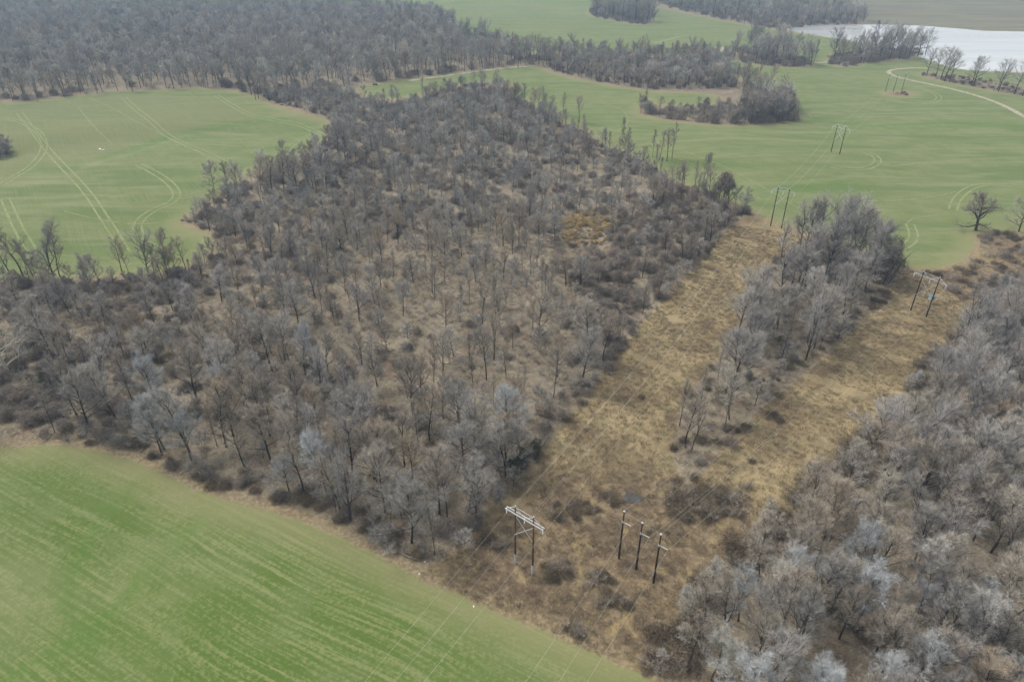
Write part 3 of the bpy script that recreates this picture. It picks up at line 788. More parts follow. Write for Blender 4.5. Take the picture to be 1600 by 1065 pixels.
# right-hand wood
X, Y = hexfill(RIGHT_WOOD, 6.0, extra=-3.0)
px, py = project(X, Y, 0); dist = np.hypot(X, Y); edge = sdf(RIGHT_WOOD, X, Y); nz = patch_noise(X, Y, 8, 5)
u = R.random(len(X)) < np.where(nz > .42, .4, .86)
lowr = py > 900
put(X, Y, ['pale', 'fan', 'sparse', 'fan_brown'], [2.1, 2.6, 1.8, 2.0], .85, 1.3, 'right', u & lowr)
put(X, Y, ['fan', 'fan_brown', 'pale', 'fork', 'sparse', 'small'], [2.5, 2.4, .35, 2.2, 1.5, .7], .88, 1.38, 'right', u & ~lowr)
X, Y = hexfill(RIGHT_WOOD, 4.8, extra=-.2)
px, py = project(X, Y, 0); edge = sdf(RIGHT_WOOD, X, Y); u = R.random(len(X))
put(X, Y, ['shrub_brown', 'bramble', 'shrub'], [2, 4, 1.5], .5, 1.0, 'right', ((edge > -7) & (u > .25)) | (u > .78))
# middle belt
X, Y = hexfill(BELT, 6.2, extra=-.8)
px, py = project(X, Y, 0); u = R.random(len(X))
thin = (py > 560)
put(X, Y, ['fork', 'fan', 'fan_brown', 'slim'], [3, 2, 1.5, 1], 1.1, 1.5, 'belt', (py < 445) & (u < .26))
put(X, Y, ['fan', 'small', 'fork', 'slim', 'broad'], [3, 2, 1, 1, .8], .85, 1.3, 'belt', (py >= 445) & ~thin & (u < .5))
put(X, Y, ['fan', 'small', 'slim', 'sparse'], [2, 2, 2, 1], .75, 1.2, 'belt', thin & (u < .30))
X, Y = hexfill(BELT, 4.2, extra=.5)
u = R.random(len(X)); px, py = project(X, Y, 0)
put(X, Y, ['bramble', 'thicket', 'shrub_brown', 'shrub'], [4, 1, 2, 1], .45, .95, 'belt', u < .5)
# thicket in the big field, clumps, shore and the far woods
X, Y = hexfill(T1_WOOD, 6.8)
k = sdf(T1_GAP, X, Y) > -1
px, py = project(X, Y, 0)
put(X, Y, ['far_grey', 'far_brown', 'far_pale', 'small'], [2, 3, 1, 1], 1.0, 1.5, 'island', (py > 168) & (px > 1160) & (R.random(len(X)) < .5) & k)
put(X + 3, Y - 2, ['far_grey', 'far_brown', 'far_pale'], [2, 3, 1], .65, 1.3, 'island', (py <= 138) & k & (R.random(len(X)) < .6))
put(X - 2, Y, ['slim', 'fork', 'sparse'], [2, 1, 2], 1.0, 1.7, 'island', k & ((py < 105) | (px > 1160)) & (R.random(len(X)) < .16))
put(X + 2, Y + 2, ['thicket', 'thicket_tall', 'shrub_brown'], [3, 2, 3], 1.0, 1.5, 'island', k & (R.random(len(X)) < .7) & (py > 168) & (px < 1165))
put(X + 1, Y + 1, ['thicket_tall', 'thicket', 'shrub_brown'], [4, 1, 1], 1.3, 2.2, 'island', k & (R.random(len(X)) < .8) & (py > 160) & (px >= 1160))
put(X - 1, Y, ['small', 'far_brown', 'far_pale'], [2, 1, 1], .5, .8, 'island', k & (R.random(len(X)) < .5) & (py > 168) & (px < 1165))
put(X + 2, Y + 2, ['thicket', 'shrub_brown'], [3, 3], .8, 1.3, 'island', k & (R.random(len(X)) < .5) & (py <= 140))
for pg, st, sm, sM, rg in ((CLUMP_A, 12, 1.4, 1.9, 'clump_a'), (CLUMP_B, 11, 1.2, 1.8, 'clump_b'), (CLUMP_C, 12, 1.2, 1.7, 'clump_c'), (FAR_WOOD, 15, 1.3, 1.9, 'far_wood')):
    X, Y = hexfill(pg, st)
    put(X, Y, ['far_grey', 'far_brown', 'far_pale'], [3, 1.5, 1], sm * .5, sM * .95, rg, R.random(len(X)) < (.4 if st < 13 else .8))
    put(X + 3, Y, ['spread', 'fork', 'slim'], [2, 2.5, 1.5], sm * .75, sM * 1.1, rg, (R.random(len(X)) < (.55 if st < 13 else .2)) & (patch_noise(X, Y, 14) > -.25))
    X, Y = hexfill(pg, st * .6)
    put(X, Y, ['thicket', 'shrub_brown'], [2, 1], .9, 1.6, rg, R.random(len(X)) < .6)
X, Y = hexfill(SHORE, 5)
put(X, Y, ['shrub_brown', 'thicket'], [2, 1.5], .45, .8, 'shore', R.random(len(X)) < .55)
X, Y = hexfill(FAR_FOREST, 11.5)
put(X, Y, ['far_grey', 'far_brown', 'far_pale'], [4, 1.6, 1.6], .85, 1.6, 'far_forest', R.random(len(X)) < .85)
e = sdf(FAR_FOREST, X, Y)
put(X + 3, Y - 3, ['thicket', 'shrub_brown'], [2, 2], 1.0, 1.9, 'far_forest', (e > -22) & (R.random(len(X)) < .8))
# scrub corner and brushy spots in the strips
X, Y = hexfill(SCRUB, 4.2)
px, py = project(X, Y, 0); nz = patch_noise(X, Y, 6)
put(X, Y, ['bramble', 'shrub_brown', 'thicket'], [4, 3, 1], .45, 1.0, 'scrub', (R.random(len(X)) < .75) & (nz > -.45))
def spot(cx, cy, rx, ry, n, kinds, w, a, b, region):
    t = R.random(n) * 6.28; q = R.random(n) ** .5
    x, y = at(cx + np.cos(t) * q * rx, cy + np.sin(t) * q * ry)
    put(x, y, kinds, w, a, b, region)
for cx, cy, rx, ry, n in ((1105, 788, 66, 26, 95), (1150, 770, 25, 18, 8), (1060, 770, 35, 20, 12), (1225, 595, 8, 5, 3), (1150, 668, 26, 12, 12), (1375, 470, 26, 18, 14), (1210, 655, 14, 6, 4),
                          (1000, 620, 6, 4, 2), (1090, 385, 20, 8, 4), (872, 897, 34, 14, 26), (930, 905, 26, 10, 12), (885, 985, 40, 14, 20), (760, 850, 24, 12, 10), (900, 800, 40, 18, 16), (960, 940, 30, 12, 12), (1040, 830, 30, 10, 5), (1180, 720, 12, 8, 3), (1450, 560, 10, 12, 6), (1030, 1035, 25, 25, 14), (950, 780, 22, 10, 5), (300, 345, 16, 6, 8), (470, 160, 40, 8, 22),
                          (4, 232, 10, 12, 20), (1414, 147, 16, 2.5, 10), (1200, 178, 40, 8, 22), (1160, 330, 14, 6, 8)):
    spot(cx, cy, rx, ry, n, ['bramble', 'shrub_brown'], [3, 3], .25, .8, 'spotfree' if cx in (300, 4, 1414, 1200) else 'spot')
spot(2, 240, 13, 9, 26, ['small', 'thicket_tall'], [2, 1], .9, 1.4, 'left_bush')
spot(917, 354, 37, 19, 66, ['ochre'], [1], .6, 1.2, 'ochre')
spot(922, 356, 58, 30, 34, ['ochre'], [1], .35, .9, 'ochre')
spot(917, 352, 46, 24, 30, ['shrub_brown', 'shrub'], [1, 1], .4, .8, 'ochre')
spot(885, 372, 16, 8, 14, ['ochre'], [1], .5, .9, 'ochre')
spot(895, 438, 10, 5, 5, ['ochre'], [1], .5, .8, 'ochre')
for cx, cy in ((984, 312), (994, 318), (1012, 314), (868, 300), (62, 470), (78, 552), (690, 415), (838, 345), (1028, 322)):
    spot(cx, cy, 8, 4, 4, ['rust'], [1], .6, 1.1, 'rust')
spot(45, 635, 55, 28, 40, ['bramble', 'thicket', 'thicket_tall', 'shrub_brown'], [3, 3, 1, 2], .6, 1.1, 'west')
for cx, cy, n in ((65, 610, 5), (95, 612, 3), (828, 705, 2), (812, 735, 2), (105, 570, 2)):
    spot(cx, cy, 14, 12, n, ['ever'], [1], .7, 1.1, 'ever')

def rows(px, step, kinds, w, a, b, region, prob=.6, off=2.5):
    q = chaikin(px, 2, False); x, y = at(q[:, 0], q[:, 1])
    L = np.concatenate([[0], np.cumsum(np.hypot(np.diff(x), np.diff(y)))])
    t = np.arange(0, L[-1], step) + R.normal(size=len(np.arange(0, L[-1], step))) * step * .3
    X, Y = np.interp(t, L, x) + R.normal(size=len(t)) * off * .6, np.interp(t, L, y) + R.normal(size=len(t)) * off * .6
    put(X, Y, kinds, w, a, b, region, R.random(len(t)) < prob)
rows([(0, 159), (60, 157), (100, 151), (200, 141), (330, 136), (400, 148), (430, 158)], 6, ['sparse', 'slim', 'fork'], [2, 2, 1], .9, 1.6, 'far_edge', .6, 6)
rows([(545, 136), (640, 122), (720, 112), (800, 103), (838, 99), (832, 88), (760, 73), (715, 58), (704, 42)], 7, ['sparse', 'slim', 'fork'], [2, 2, 1], .9, 1.7, 'far_edge', .6, 9)
DIAG = [(790, 152), (855, 186), (895, 206), (955, 242), (995, 256), (1045, 286), (1095, 310), (1125, 330)]
rows(DIAG, 4.5, ['slim', 'sparse', 'small', 'fan_brown'], [3, 2, 2, 1], .6, 1.2, 'diag', .6, 4)
rows(DIAG, 3.2, ['thicket', 'shrub_brown', 'shrub'], [2, 2, 1], .5, .9, 'diag', .8, 4)
rows([(0, 446), (100, 444), (200, 442), (300, 426), (342, 402)], 3.4, ['thicket', 'shrub_brown', 'small'], [3, 2, .5], .6, 1.0, 'notch', .8, 3)
rows([(60, 684), (150, 682), (205, 698), (280, 728), (340, 752), (400, 768), (470, 784), (540, 806), (600, 842), (650, 868), (690, 868)], 2.6, ['shrub_brown', 'shrub', 'thicket'], [2, 1, 1], .4, .8, 'edge', .7, 2)
rows([(60, 684), (150, 682), (205, 698), (280, 728), (340, 752), (400, 768), (470, 784), (540, 806), (600, 842), (650, 868), (690, 868)], 2.4, ['bramble'], [1], .4, .95, 'edge', .8, 3.5)
rows([(690, 868), (755, 805), (825, 720), (900, 635), (960, 548), (1040, 460), (1122, 372)], 3.4, ['shrub_brown', 'thicket', 'small'], [3, 2, 1.5], .5, .95, 'edge', .75, 3)
rows([(1015, 1050), (1045, 1012), (1110, 928), (1190, 838), (1290, 752), (1398, 655), (1452, 572), (1512, 515)], 3.6, ['shrub_brown', 'thicket', 'small', 'pale'], [3, 1.5, 1, 1], .4, .8, 'right', .6, 2.5)
rows([(1008, 1062), (1020, 1045), (1045, 1012), (1078, 968), (1110, 928), (1190, 838), (1290, 752), (1398, 655), (1452, 572), (1512, 515)], 2.2, ['bramble'], [1], .6, 1.3, 'right', .85, 3)
rows([(1052, 1035), (1085, 985), (1118, 942), (1196, 852), (1296, 766), (1404, 668)], 2.6, ['bramble', 'shrub_brown'], [3, 1], .7, 1.4, 'right', .8, 3)
# trees one can pick out by eye: base point in the photograph, height in its pixels, kind
PICK = [
 (24, 443, 75, 'sparse', 'dark leaning bare tree, {} of the trunks standing against the western green field edge'),
 (36, 432, 88, 'sparse', None), (46, 441, 62, 'slim', None), (52, 432, 60, 'sparse', None), (88, 445, 92, 'fork', None), (98, 440, 78, 'sparse', None), (192, 432, 62, 'sparse', None), (203, 431, 55, 'slim', None),
 (232, 432, 72, 'fork', None), (243, 433, 58, 'sparse', None), (262, 428, 70, 'sparse', None), (268, 427, 66, 'slim', None), (292, 425, 56, 'sparse', None), (64, 430, 40, 'small', None),
 (335, 300, 48, 'small', None), (358, 310, 56, 'sparse', None), (378, 318, 60, 'fan', None), (425, 302, 62, 'sparse', None), (444, 300, 66, 'sparse', None), (452, 298, 58, 'slim', None), (465, 300, 60, 'fork', None), (484, 297, 56, 'sparse', None), (490, 296, 50, 'sparse', None), (505, 290, 60, 'small', None),
 (407, 300, 54, 'fan', None), (540, 255, 62, 'fork', None), (528, 250, 58, 'fan', None),
 (15, 585, 98, 'white', 'white-limbed bare sycamore spreading at the western end of the central wood'),
 (1525, 360, 54, 'oak', 'lone dark spreading oak with heavy crooked limbs on the lobe of the green field'),
 (1592, 362, 56, 'broad', 'pale rounded bare tree east of the lone dark oak'),
 (1300, 400, 88, 'fork', None), (1278, 392, 84, 'fork', None), (1256, 398, 80, 'fan', None), (1322, 402, 96, 'fork', None), (1336, 412, 84, 'fan', None), (1360, 420, 72, 'fan', None), (1248, 440, 84, 'fan', None), (1262, 436, 80, 'fork', None), (1287, 440, 100, 'fork', None), (1380, 445, 72, 'slim', None),
 (1378, 440, 68, 'thicket_tall', None), (1172, 520, 90, 'fan', None), (1184, 500, 78, 'fork', None), (1148, 585, 74, 'fan', None), (1142, 600, 80, 'broad', None), (1272, 545, 92, 'fork', None), (1062, 665, 78, 'slim', None), (1090, 680, 80, 'sparse', None), (1140, 655, 72, 'fan', None),
 (1550, 492, 62, 'fan', None), (1562, 500, 70, 'fork', None), (1592, 508, 90, 'sparse', None), (1570, 512, 80, 'sparse', None),
 (1050, 248, 60, 'slim', None), (1042, 252, 52, 'sparse', None), (1030, 250, 50, 'slim', None), (1020, 246, 46, 'slim', None), (1098, 290, 52, 'sparse', None), (1104, 292, 50, 'slim', None), (972, 226, 44, 'slim', None), (905, 192, 42, 'sparse', None), (880, 180, 38, 'slim', None), (848, 168, 36, 'slim', None), (778, 140, 32, 'sparse', None), (773, 141, 28, 'slim', None), (980, 236, 40, 'slim', None), (1122, 310, 44, 'slim', None),
 (612, 168, 40, 'slim', None), (600, 170, 34, 'slim', None), (660, 152, 34, 'slim', None), (1128, 320, 50, 'thicket_tall', None), (1240, 190, 34, 'slim', None), (1246, 188, 32, 'sparse', None), (1176, 150, 40, 'slim', None), (1150, 132, 34, 'slim', None),
 (1008, 172, 34, 'slim', None), (1000, 172, 28, 'slim', None),
 (1462, 120, 44, 'spread', None), (1470, 124, 50, 'spread', None), (1476, 127, 48, 'spread', None), (1448, 118, 42, 'spread', None), (1522, 134, 46, 'spread', None), (1518, 133, 40, 'spread', None), (1560, 143, 50, 'spread', None), (1558, 141, 42, 'spread', None), (1585, 147, 50, 'spread', None), (1598, 150, 46, 'spread', None), (1484, 128, 44, 'spread', None),
 (1360, 95, 42, 'spread', None), (1375, 93, 46, 'spread', None), (1390, 92, 50, 'spread', None), (1405, 92, 46, 'spread', None), (1420, 90, 44, 'spread', None), (1434, 88, 40, 'spread', None), (1446, 85, 38, 'spread', None), (1345, 97, 40, 'spread', None),
 (548, 812, 96, 'fork', None), (452, 768, 60, 'pale', None), (525, 800, 66, 'slim', None),
]
def hgt(px, py, top):
    """height in metres of something whose foot and top are seen at py and py-top"""
    x, y = at(px, py)
    lo, hi = 0.0, 60.0
    z0 = float(tz(x, y))
    for _ in range(30):
        m = (lo + hi) / 2
        if project(float(x), float(y), z0 + m)[1] > py - top: lo = m
        else: hi = m
    return float(x), float(y), lo
for bx, by, top, kind, lab in PICK:
    x, y, h = hgt(bx, by, top)
    v = int(R.integers(len(PROTO[kind])))
    PLANTS.append([x, y, kind, v, min(2.6, h / PROTO[kind][v][3]), float(R.random() * 6.28), 'pick' if lab is None or '{}' in lab else 'own:' + lab])

# keep the poles' feet and the conductors' corridor clear, nothing standing in the crop
PL_XY = np.array([(p[0], p[1]) for p in PLANTS])
inside_green = np.minimum.reduce([sdf(g_, PL_XY[:, 0], PL_XY[:, 1]) for g_ in GREENS])
PLZ = tz(PL_XY[:, 0], PL_XY[:, 1])
feet_px = [(805, 880), (832, 897), (967, 872), (994, 889), (1021, 910), (1423, 485), (1447, 495), (1204, 353), (1221, 356)]
fx, fy = at([a for a, _ in feet_px], [b for _, b in feet_px])
foot_d = np.min(np.hypot(PL_XY[:, 0][:, None] - fx, PL_XY[:, 1][:, None] - fy), axis=1)
free = ('pick', 'far_edge', 'clump_a', 'clump_b', 'clump_c', 'shore', 'left_bush', 'island', 'spotfree')
BUSHY = ('shrub', 'shrub_brown', 'shrub_pale', 'thicket', 'bramble')
ochre_px = np.array(project(PL_XY[:, 0], PL_XY[:, 1], PLZ))
in_ochre = (np.abs(ochre_px[0] - 912) < 42) & (ochre_px[1] > 335) & (ochre_px[1] < np.where([p[2] in BUSHY for p in PLANTS], 385, 432))
in_syc = (ochre_px[0] < 95) & (ochre_px[1] > 562) & (ochre_px[1] < 668)
OK = [(foot_d[i] > 3.0) and not (in_syc[i] and p[2] not in BUSHY and p[2] not in ('ever', 'white')) and not (in_ochre[i] and p[2] not in ('ochre', 'rust') and p[6] != 'ochre') and (inside_green[i] > (2.0 if p[2] in BUSHY else -.5) or p[6] in free or p[6].startswith('own')) for i, p in enumerate(PLANTS)]

# ------------------------------------------------------------------ plants: single things and masses
BUSHES = {'shrub': 'shrub', 'shrub_brown': 'shrub', 'shrub_pale': 'shrub', 'bramble': 'bramble_bush', 'thicket': 'vine_thicket', 'thicket_tall': 'vine_thicket', 'ochre': 'yellow_shrub', 'rust': 'russet_shrub', 'ever': 'evergreen_shrub'}
LOOK = {'fan': 'grey bare tree', 'fan_brown': 'brownish bare tree', 'fork': 'forked bare tree', 'pale': 'pale-twigged bare tree', 'slim': 'slim bare tree', 'broad': 'broad bare tree', 'sparse': 'thin-crowned bare tree',
        'small': 'short bushy bare tree', 'oak': 'oak', 'white': 'sycamore', 'spread': 'tall spreading bare tree', 'far_grey': 'grey bare tree', 'far_brown': 'brownish bare tree', 'far_pale': 'pale grey bare tree',
        'shrub': 'grey leafless shrub', 'shrub_brown': 'brown leafless shrub', 'shrub_pale': 'pale shrub', 'bramble': 'dark bramble bush', 'thicket': 'low vine tangle', 'thicket_tall': 'tall vine-draped thicket', 'ochre': 'yellow-leaved shrub', 'rust': 'russet-leaved shrub', 'ever': 'dark evergreen shrub'}
ANCH = [(30, 470, 'by the western creek edge'), (110, 500, 'in the tangled creek corner'), (220, 470, 'below the western green field'), (50, 640, 'at the dark western wood corner'), (160, 650, 'above the bend of the near field'),
        (260, 560, 'in the wood below the creek corner'), (300, 700, 'above the near field edge, western part'), (420, 740, 'above the near field edge, middle part'), (560, 790, 'above the near field edge, eastern part'),
        (680, 850, 'at the front tip of the central wood'), (400, 620, 'in the thick front of the wood'), (520, 700, 'behind the front row of the wood'), (660, 740, 'inside the front tip of the wood'), (760, 760, 'on the wood edge by the nearest pylon'),
        (840, 690, 'on the wood edge above the nearest pylon'), (900, 600, 'where the wood meets the western strip'), (560, 560, 'in the bare clearing'), (700, 600, 'below the bare clearing'), (700, 480, 'in the middle of the clearing'), (820, 480, 'east of the clearing'),
        (560, 450, 'at the top of the clearing'), (420, 480, 'west of the clearing'), (340, 430, 'at the notch of the western field'), (400, 340, 'along the western field lobe'), (480, 300, 'at the row along the western lobe'), (540, 240, 'at the eastern tip of the western field'),
        (620, 330, 'in the upper wood'), (760, 300, 'in the upper middle of the wood'), (900, 330, 'near the yellow shrubs'), (1000, 400, 'in the vine tangle beside the strip'), (1100, 350, 'at the upper end of the western strip'), (1000, 250, 'along the diagonal upper field edge'),
        (850, 180, 'near the narrow top of the wood'), (640, 160, 'by the narrow green tongue'), (1300, 390, 'at the head of the middle belt'), (1380, 440, 'at the far corner of the middle belt'), (1250, 480, 'in the upper middle belt'), (1180, 520, 'on the strip side of the belt'),
        (1280, 560, 'on the lower side of the belt'), (1150, 620, 'in the thin middle belt'), (1080, 720, 'at the near tip of the belt'), (1570, 490, 'by the scrub below the lone oak'), (1500, 560, 'on the shoulder of the eastern wood'), (1420, 660, 'on the upper edge of the eastern wood'),
        (1560, 640, 'in the upper eastern wood'), (1320, 760, 'on the middle edge of the eastern wood'), (1450, 760, 'in the middle eastern wood'), (1570, 760, 'in the eastern wood by the frame side'), (1200, 880, 'on the lower edge of the eastern wood'), (1120, 960, 'at the edge facing the three poles'),
        (1320, 880, 'in the pale lower eastern wood'), (1450, 880, 'in the lower eastern wood'), (1570, 900, 'in the lower eastern wood corner'), (1080, 1040, 'at the nearest tip of the eastern wood'), (1200, 1020, 'at the bottom of the eastern wood'), (1330, 1020, 'among pale crowns at the bottom'),
        (1450, 1030, 'at the bottom right of the wood'), (1570, 1040, 'in the bottom right corner'), (1110, 785, 'in the dark brush above the three poles'), (905, 985, 'in the weeds below the poles'), (1060, 770, 'in the brush beside the small pool'), (1375, 470, 'on the brushy end of the belt'),
        (1460, 122, 'by the lakeside track bend'), (1520, 134, 'on the lake shore, middle'), (1580, 146, 'on the lake shore, eastern end'), (1400, 90, 'in the row before the lake'), (1200, 95, 'in the clump west of the lake'), (970, 30, 'in the small clump far off'),
        (1240, 185, 'at the end of the island thicket'), (1100, 120, 'in the island thicket'), (1005, 172, 'at the western end of the island thicket'), (300, 100, 'in the distant forest'), (1530, 420, 'in the scrub below the lone oak'), (4, 235, 'in the round bush in the western field'),
        (1225, 595, 'alone in the eastern strip'), (1100, 270, 'at the bend of the diagonal edge')]
AX = np.array([(a, b) for a, b, _ in ANCH], float)
ORD = ['first', 'second', 'third', 'fourth', 'fifth', 'sixth', 'seventh', 'eighth', 'ninth', 'tenth', 'eleventh', 'twelfth', 'thirteenth', 'fourteenth', 'fifteenth', 'sixteenth', 'seventeenth', 'eighteenth', 'nineteenth', 'twentieth']

TENS = {2: 'twenty', 3: 'thirty', 4: 'forty', 5: 'fifty', 6: 'sixty', 7: 'seventy', 8: 'eighty', 9: 'ninety'}
for n_ in range(21, 100):
    t_, u_ = divmod(n_, 10)
    ORD.append(TENS[t_][:-1] + 'ieth' if u_ == 0 else TENS[t_] + '-' + ORD[u_ - 1])
cand = []
for i, p in enumerate(PLANTS):
    if not OK[i]: continue
    h = PROTO[p[2]][p[3]][3] * p[4]
    bx, by = project(p[0], p[1], PLZ[i]); tx, ty = project(p[0], p[1], PLZ[i] + h)
    see = (-8 < (bx + tx) / 2 < 1608) and (by > 2) and (ty < 1060)
    cy = (max(by, 0) + ty) / 2
    pri = (by - ty) * (1.0 if see else 0.0)
    if p[6] == 'pick' or p[6].startswith('own'): pri = 500
    cand.append((pri, i, bx, min(by, 1065), see))
single = {}
def choose(kinds, n, minpri=0.0):
    c = sorted([q for q in cand if PLANTS[q[1]][2] in kinds and q[0] > minpri], reverse=True)[:n]
    for q in c: single[q[1]] = q
TREE_K = [k for k in PROTO if k not in BUSHES and k not in ('tuft', 'weed', 'litter')]
choose(TREE_K, 296)
choose(['shrub', 'shrub_brown', 'shrub_pale'], 220)
choose(['thicket', 'thicket_tall'], 220)
choose(['bramble'], 160)
choose(['ochre', 'rust', 'ever'], 150)

groups = {}
for i, q in single.items():
    a = int(np.argmin(((AX - (q[2], q[3])) ** 2).sum(1)))
    groups.setdefault((LOOK[PLANTS[i][2]], a), []).append((q[2], i))
LABELS = {}
for (look, a), lst in groups.items():
    lst.sort()
    for n, (_, i) in enumerate(lst):
        if len(lst) == 1: LABELS[i] = f"{look} {ANCH[a][2]}"
        else:
            if n == len(lst) - 1 and n > 1: o = 'rightmost'
            elif n == 0: o = 'leftmost'
            else: o = ORD[min(n, 98)]
            LABELS[i] = f"{o} {look}{' from the left' if o in ORD else ''} {ANCH[a][2]}"
def rot_scale(o, p): 
    o.rotation_euler = (0, 0, p[5]); o.scale = (p[4], p[4], p[4])
for i in single:
    p = PLANTS[i]; T, C, J, h = PROTO[p[2]][p[3]]
    lab = p[6][4:] if p[6].startswith('own') else LABELS[i]
    loc = (p[0], p[1], float(PLZ[i]))
    if p[2] in BUSHES:
        nm = BUSHES[p[2]]
        o = link(nm, C, loc=loc, label=lab, cat='thicket' if nm == 'vine_thicket' else 'shrub', group={'shrub': 'leafless shrubs', 'vine_thicket': 'vine tangles and thickets', 'bramble_bush': 'dark bramble bushes'}.get(nm, 'leafy shrubs among the bare trees'))
        rot_scale(o, p)
    else:
        o = link('bare_tree', None, loc=loc, label=lab, cat='tree', group='bare winter trees')
        rot_scale(o, p)
        link('trunk', T, parent=o); link('crown', C, parent=o)

PC = bpy.data.collections.new("plant_shapes")      # never linked to the scene: only instanced
PROTO_IDX = {}
for k in sorted(PROTO):
    for v, (T, C, J, h) in enumerate(PROTO[k]):
        PROTO_IDX[(k, v)] = len(PROTO_IDX)
        po = bpy.data.objects.new(f"p{len(PROTO_IDX):03d}_{k}", J)
        PC.objects.link(po)

def scatter_group():
    g = bpy.data.node_groups.new("scatter", 'GeometryNodeTree')
    g.interface.new_socket("Geometry", in_out='INPUT', socket_type='NodeSocketGeometry')
    g.interface.new_socket("Geometry", in_out='OUTPUT', socket_type='NodeSocketGeometry')
    n, l = g.nodes, g.links
    gi, go = n.new("NodeGroupInput"), n.new("NodeGroupOutput")
    ci = n.new("GeometryNodeCollectionInfo")
    ci.inputs['Collection'].default_value = PC
    ci.inputs['Separate Children'].default_value = True
    ci.inputs['Reset Children'].default_value = True
    ip = n.new("GeometryNodeInstanceOnPoints")
    ip.inputs['Pick Instance'].default_value = True
    def na(nm, ty):
        a = n.new("GeometryNodeInputNamedAttribute"); a.data_type = ty; a.inputs[0].default_value = nm
        return [o for o in a.outputs if o.enabled][0]
    l.new(gi.outputs[0], ip.inputs['Points']); l.new(ci.outputs[0], ip.inputs['Instance'])
    l.new(na("idx", 'INT'), ip.inputs['Instance Index'])
    l.new(na("rot", 'FLOAT_VECTOR'), ip.inputs['Rotation'])
    l.new(na("scl", 'FLOAT_VECTOR'), ip.inputs['Scale'])
    l.new(ip.outputs[0], go.inputs[0])
    return g
SG = scatter_group()

def mass(name, pts, idx, rot, scl, label, cat):
    if not len(pts): return
    me = bpy.data.meshes.new(name)
    me.from_pydata(np.asarray(pts).tolist(), [], [])
    a = me.attributes.new("idx", 'INT', 'POINT'); a.data.foreach_set("value", np.asarray(idx, np.int32))
    a = me.attributes.new("rot", 'FLOAT_VECTOR', 'POINT'); a.data.foreach_set("vector", np.stack([rot * 0, rot * 0, rot], 1).astype(np.float32).ravel())
    a = me.attributes.new("scl", 'FLOAT_VECTOR', 'POINT'); a.data.foreach_set("vector", np.asarray(scl, np.float32).ravel())
    o = link(name, me, kind='stuff', label=label, cat=cat)
    md = o.modifiers.new("scatter", 'NODES'); md.node_group = SG
    return o

rest = [i for i in range(len(PLANTS)) if OK[i] and i not in single]
for name, test, label, cat in (
    ('distant_forest', lambda p: p[6] in ('far_forest', 'far_wood') and p[2] not in BUSHES, 'distant grey leafless forest beyond the fields', 'forest'),
    ('woodland', lambda p: p[6] not in ('far_forest', 'far_wood') and p[2] not in BUSHES, 'mass of grey leafless trees filling the woods between the fields', 'woodland'),
    ('undergrowth', lambda p: p[2] in BUSHES, 'tangled brown undergrowth and vines beneath the leafless trees', 'undergrowth')):
    sel = [i for i in rest if test(PLANTS[i])]
    if sel:
        P = np.array([(PLANTS[i][0], PLANTS[i][1], PLZ[i]) for i in sel])
        sc_ = np.array([PLANTS[i][4] for i in sel]); hv = sc_ * R.uniform(.9, 1.12, len(sel))
        mass(name, P, [PROTO_IDX[(PLANTS[i][2], PLANTS[i][3])] for i in sel], np.array([PLANTS[i][5] for i in sel]), np.stack([sc_, sc_, hv], 1), label, cat)

def cover(name, pg, step, kinds, smin, smax, keep, label, cat, maxd=330):
    X, Y = hexfill(pg, step, .6)
    k = (np.hypot(X, Y) < maxd) & (np.minimum.reduce([sdf(g_, X, Y) for g_ in GREENS]) > .6)
    X, Y = X[k], Y[k]
    k = keep(X, Y); X, Y = X[k], Y[k]
    n = len(X)
    kk = [kinds[j] for j in R.integers(0, len(kinds), n)]
    idx = [PROTO_IDX[(a, int(R.integers(len(PROTO[a]))))] for a in kk]
    s_ = R.uniform(smin, smax, n)
    mass(name, np.stack([X, Y, tz(X, Y)], 1), idx, R.random(n) * 6.28, np.stack([s_, s_, s_ * R.uniform(.7, 1.2, n)], 1), label, cat)
    return n
belt_out = lambda X, Y: sdf(BELT, X, Y) > 0
wd = lambda X, Y: sdf(FRONT, X, Y)
n1 = cover('dry_grass', STRIPS, 1.2, ['tuft', 'tuft', 'tuft', 'weed'], .5, 1.0, lambda X, Y: belt_out(X, Y) & ((wd(X, Y) > 0) | (R.random(len(X)) < .4)) & (patch_noise(X, Y, 7, 3) > -.75) & (R.random(len(X)) < .8), 'dry straw-coloured grass covering the power line strips', 'grass')
n2 = cover('dead_weeds', FRONT, 1.25, ['weed', 'weed', 'weed', 'tuft'], .4, 1.05, lambda X, Y: (patch_noise(X, Y, 3.5, 4) > -.5) & (R.random(len(X)) < .75), 'brown dead weeds and brambles round the poles', 'weeds')
n3 = cover('brush_litter', CENTRAL, 2.0, ['litter', 'litter', 'weed', 'tuft'], .5, 1.1, lambda X, Y: R.random(len(X)) < .75, 'fallen twigs and dead weeds on the woodland floor', 'litter')
n4 = cover('brush_litter', RIGHT_WOOD, 2.1, ['litter', 'weed'], .5, 1.1, lambda X, Y: R.random(len(X)) < .75, 'fallen twigs and dead weeds under the eastern wood', 'litter')
n5 = cover('brush_litter', BELT, 2.0, ['litter', 'weed', 'weed'], .5, 1.0, lambda X, Y: R.random(len(X)) < .8, 'dead weeds and twigs under the middle belt', 'litter')
n6 = cover('dead_weeds', SCRUB, 1.9, ['weed', 'weed', 'litter'], .6, 1.2, lambda X, Y: R.random(len(X)) < .8, 'brown scrub weeds in the corner below the oak', 'weeds')
print("plants", len(PLANTS), "single", len(single), "rest", len(rest), "covers", n1, n2, n3, n4, n5, n6)

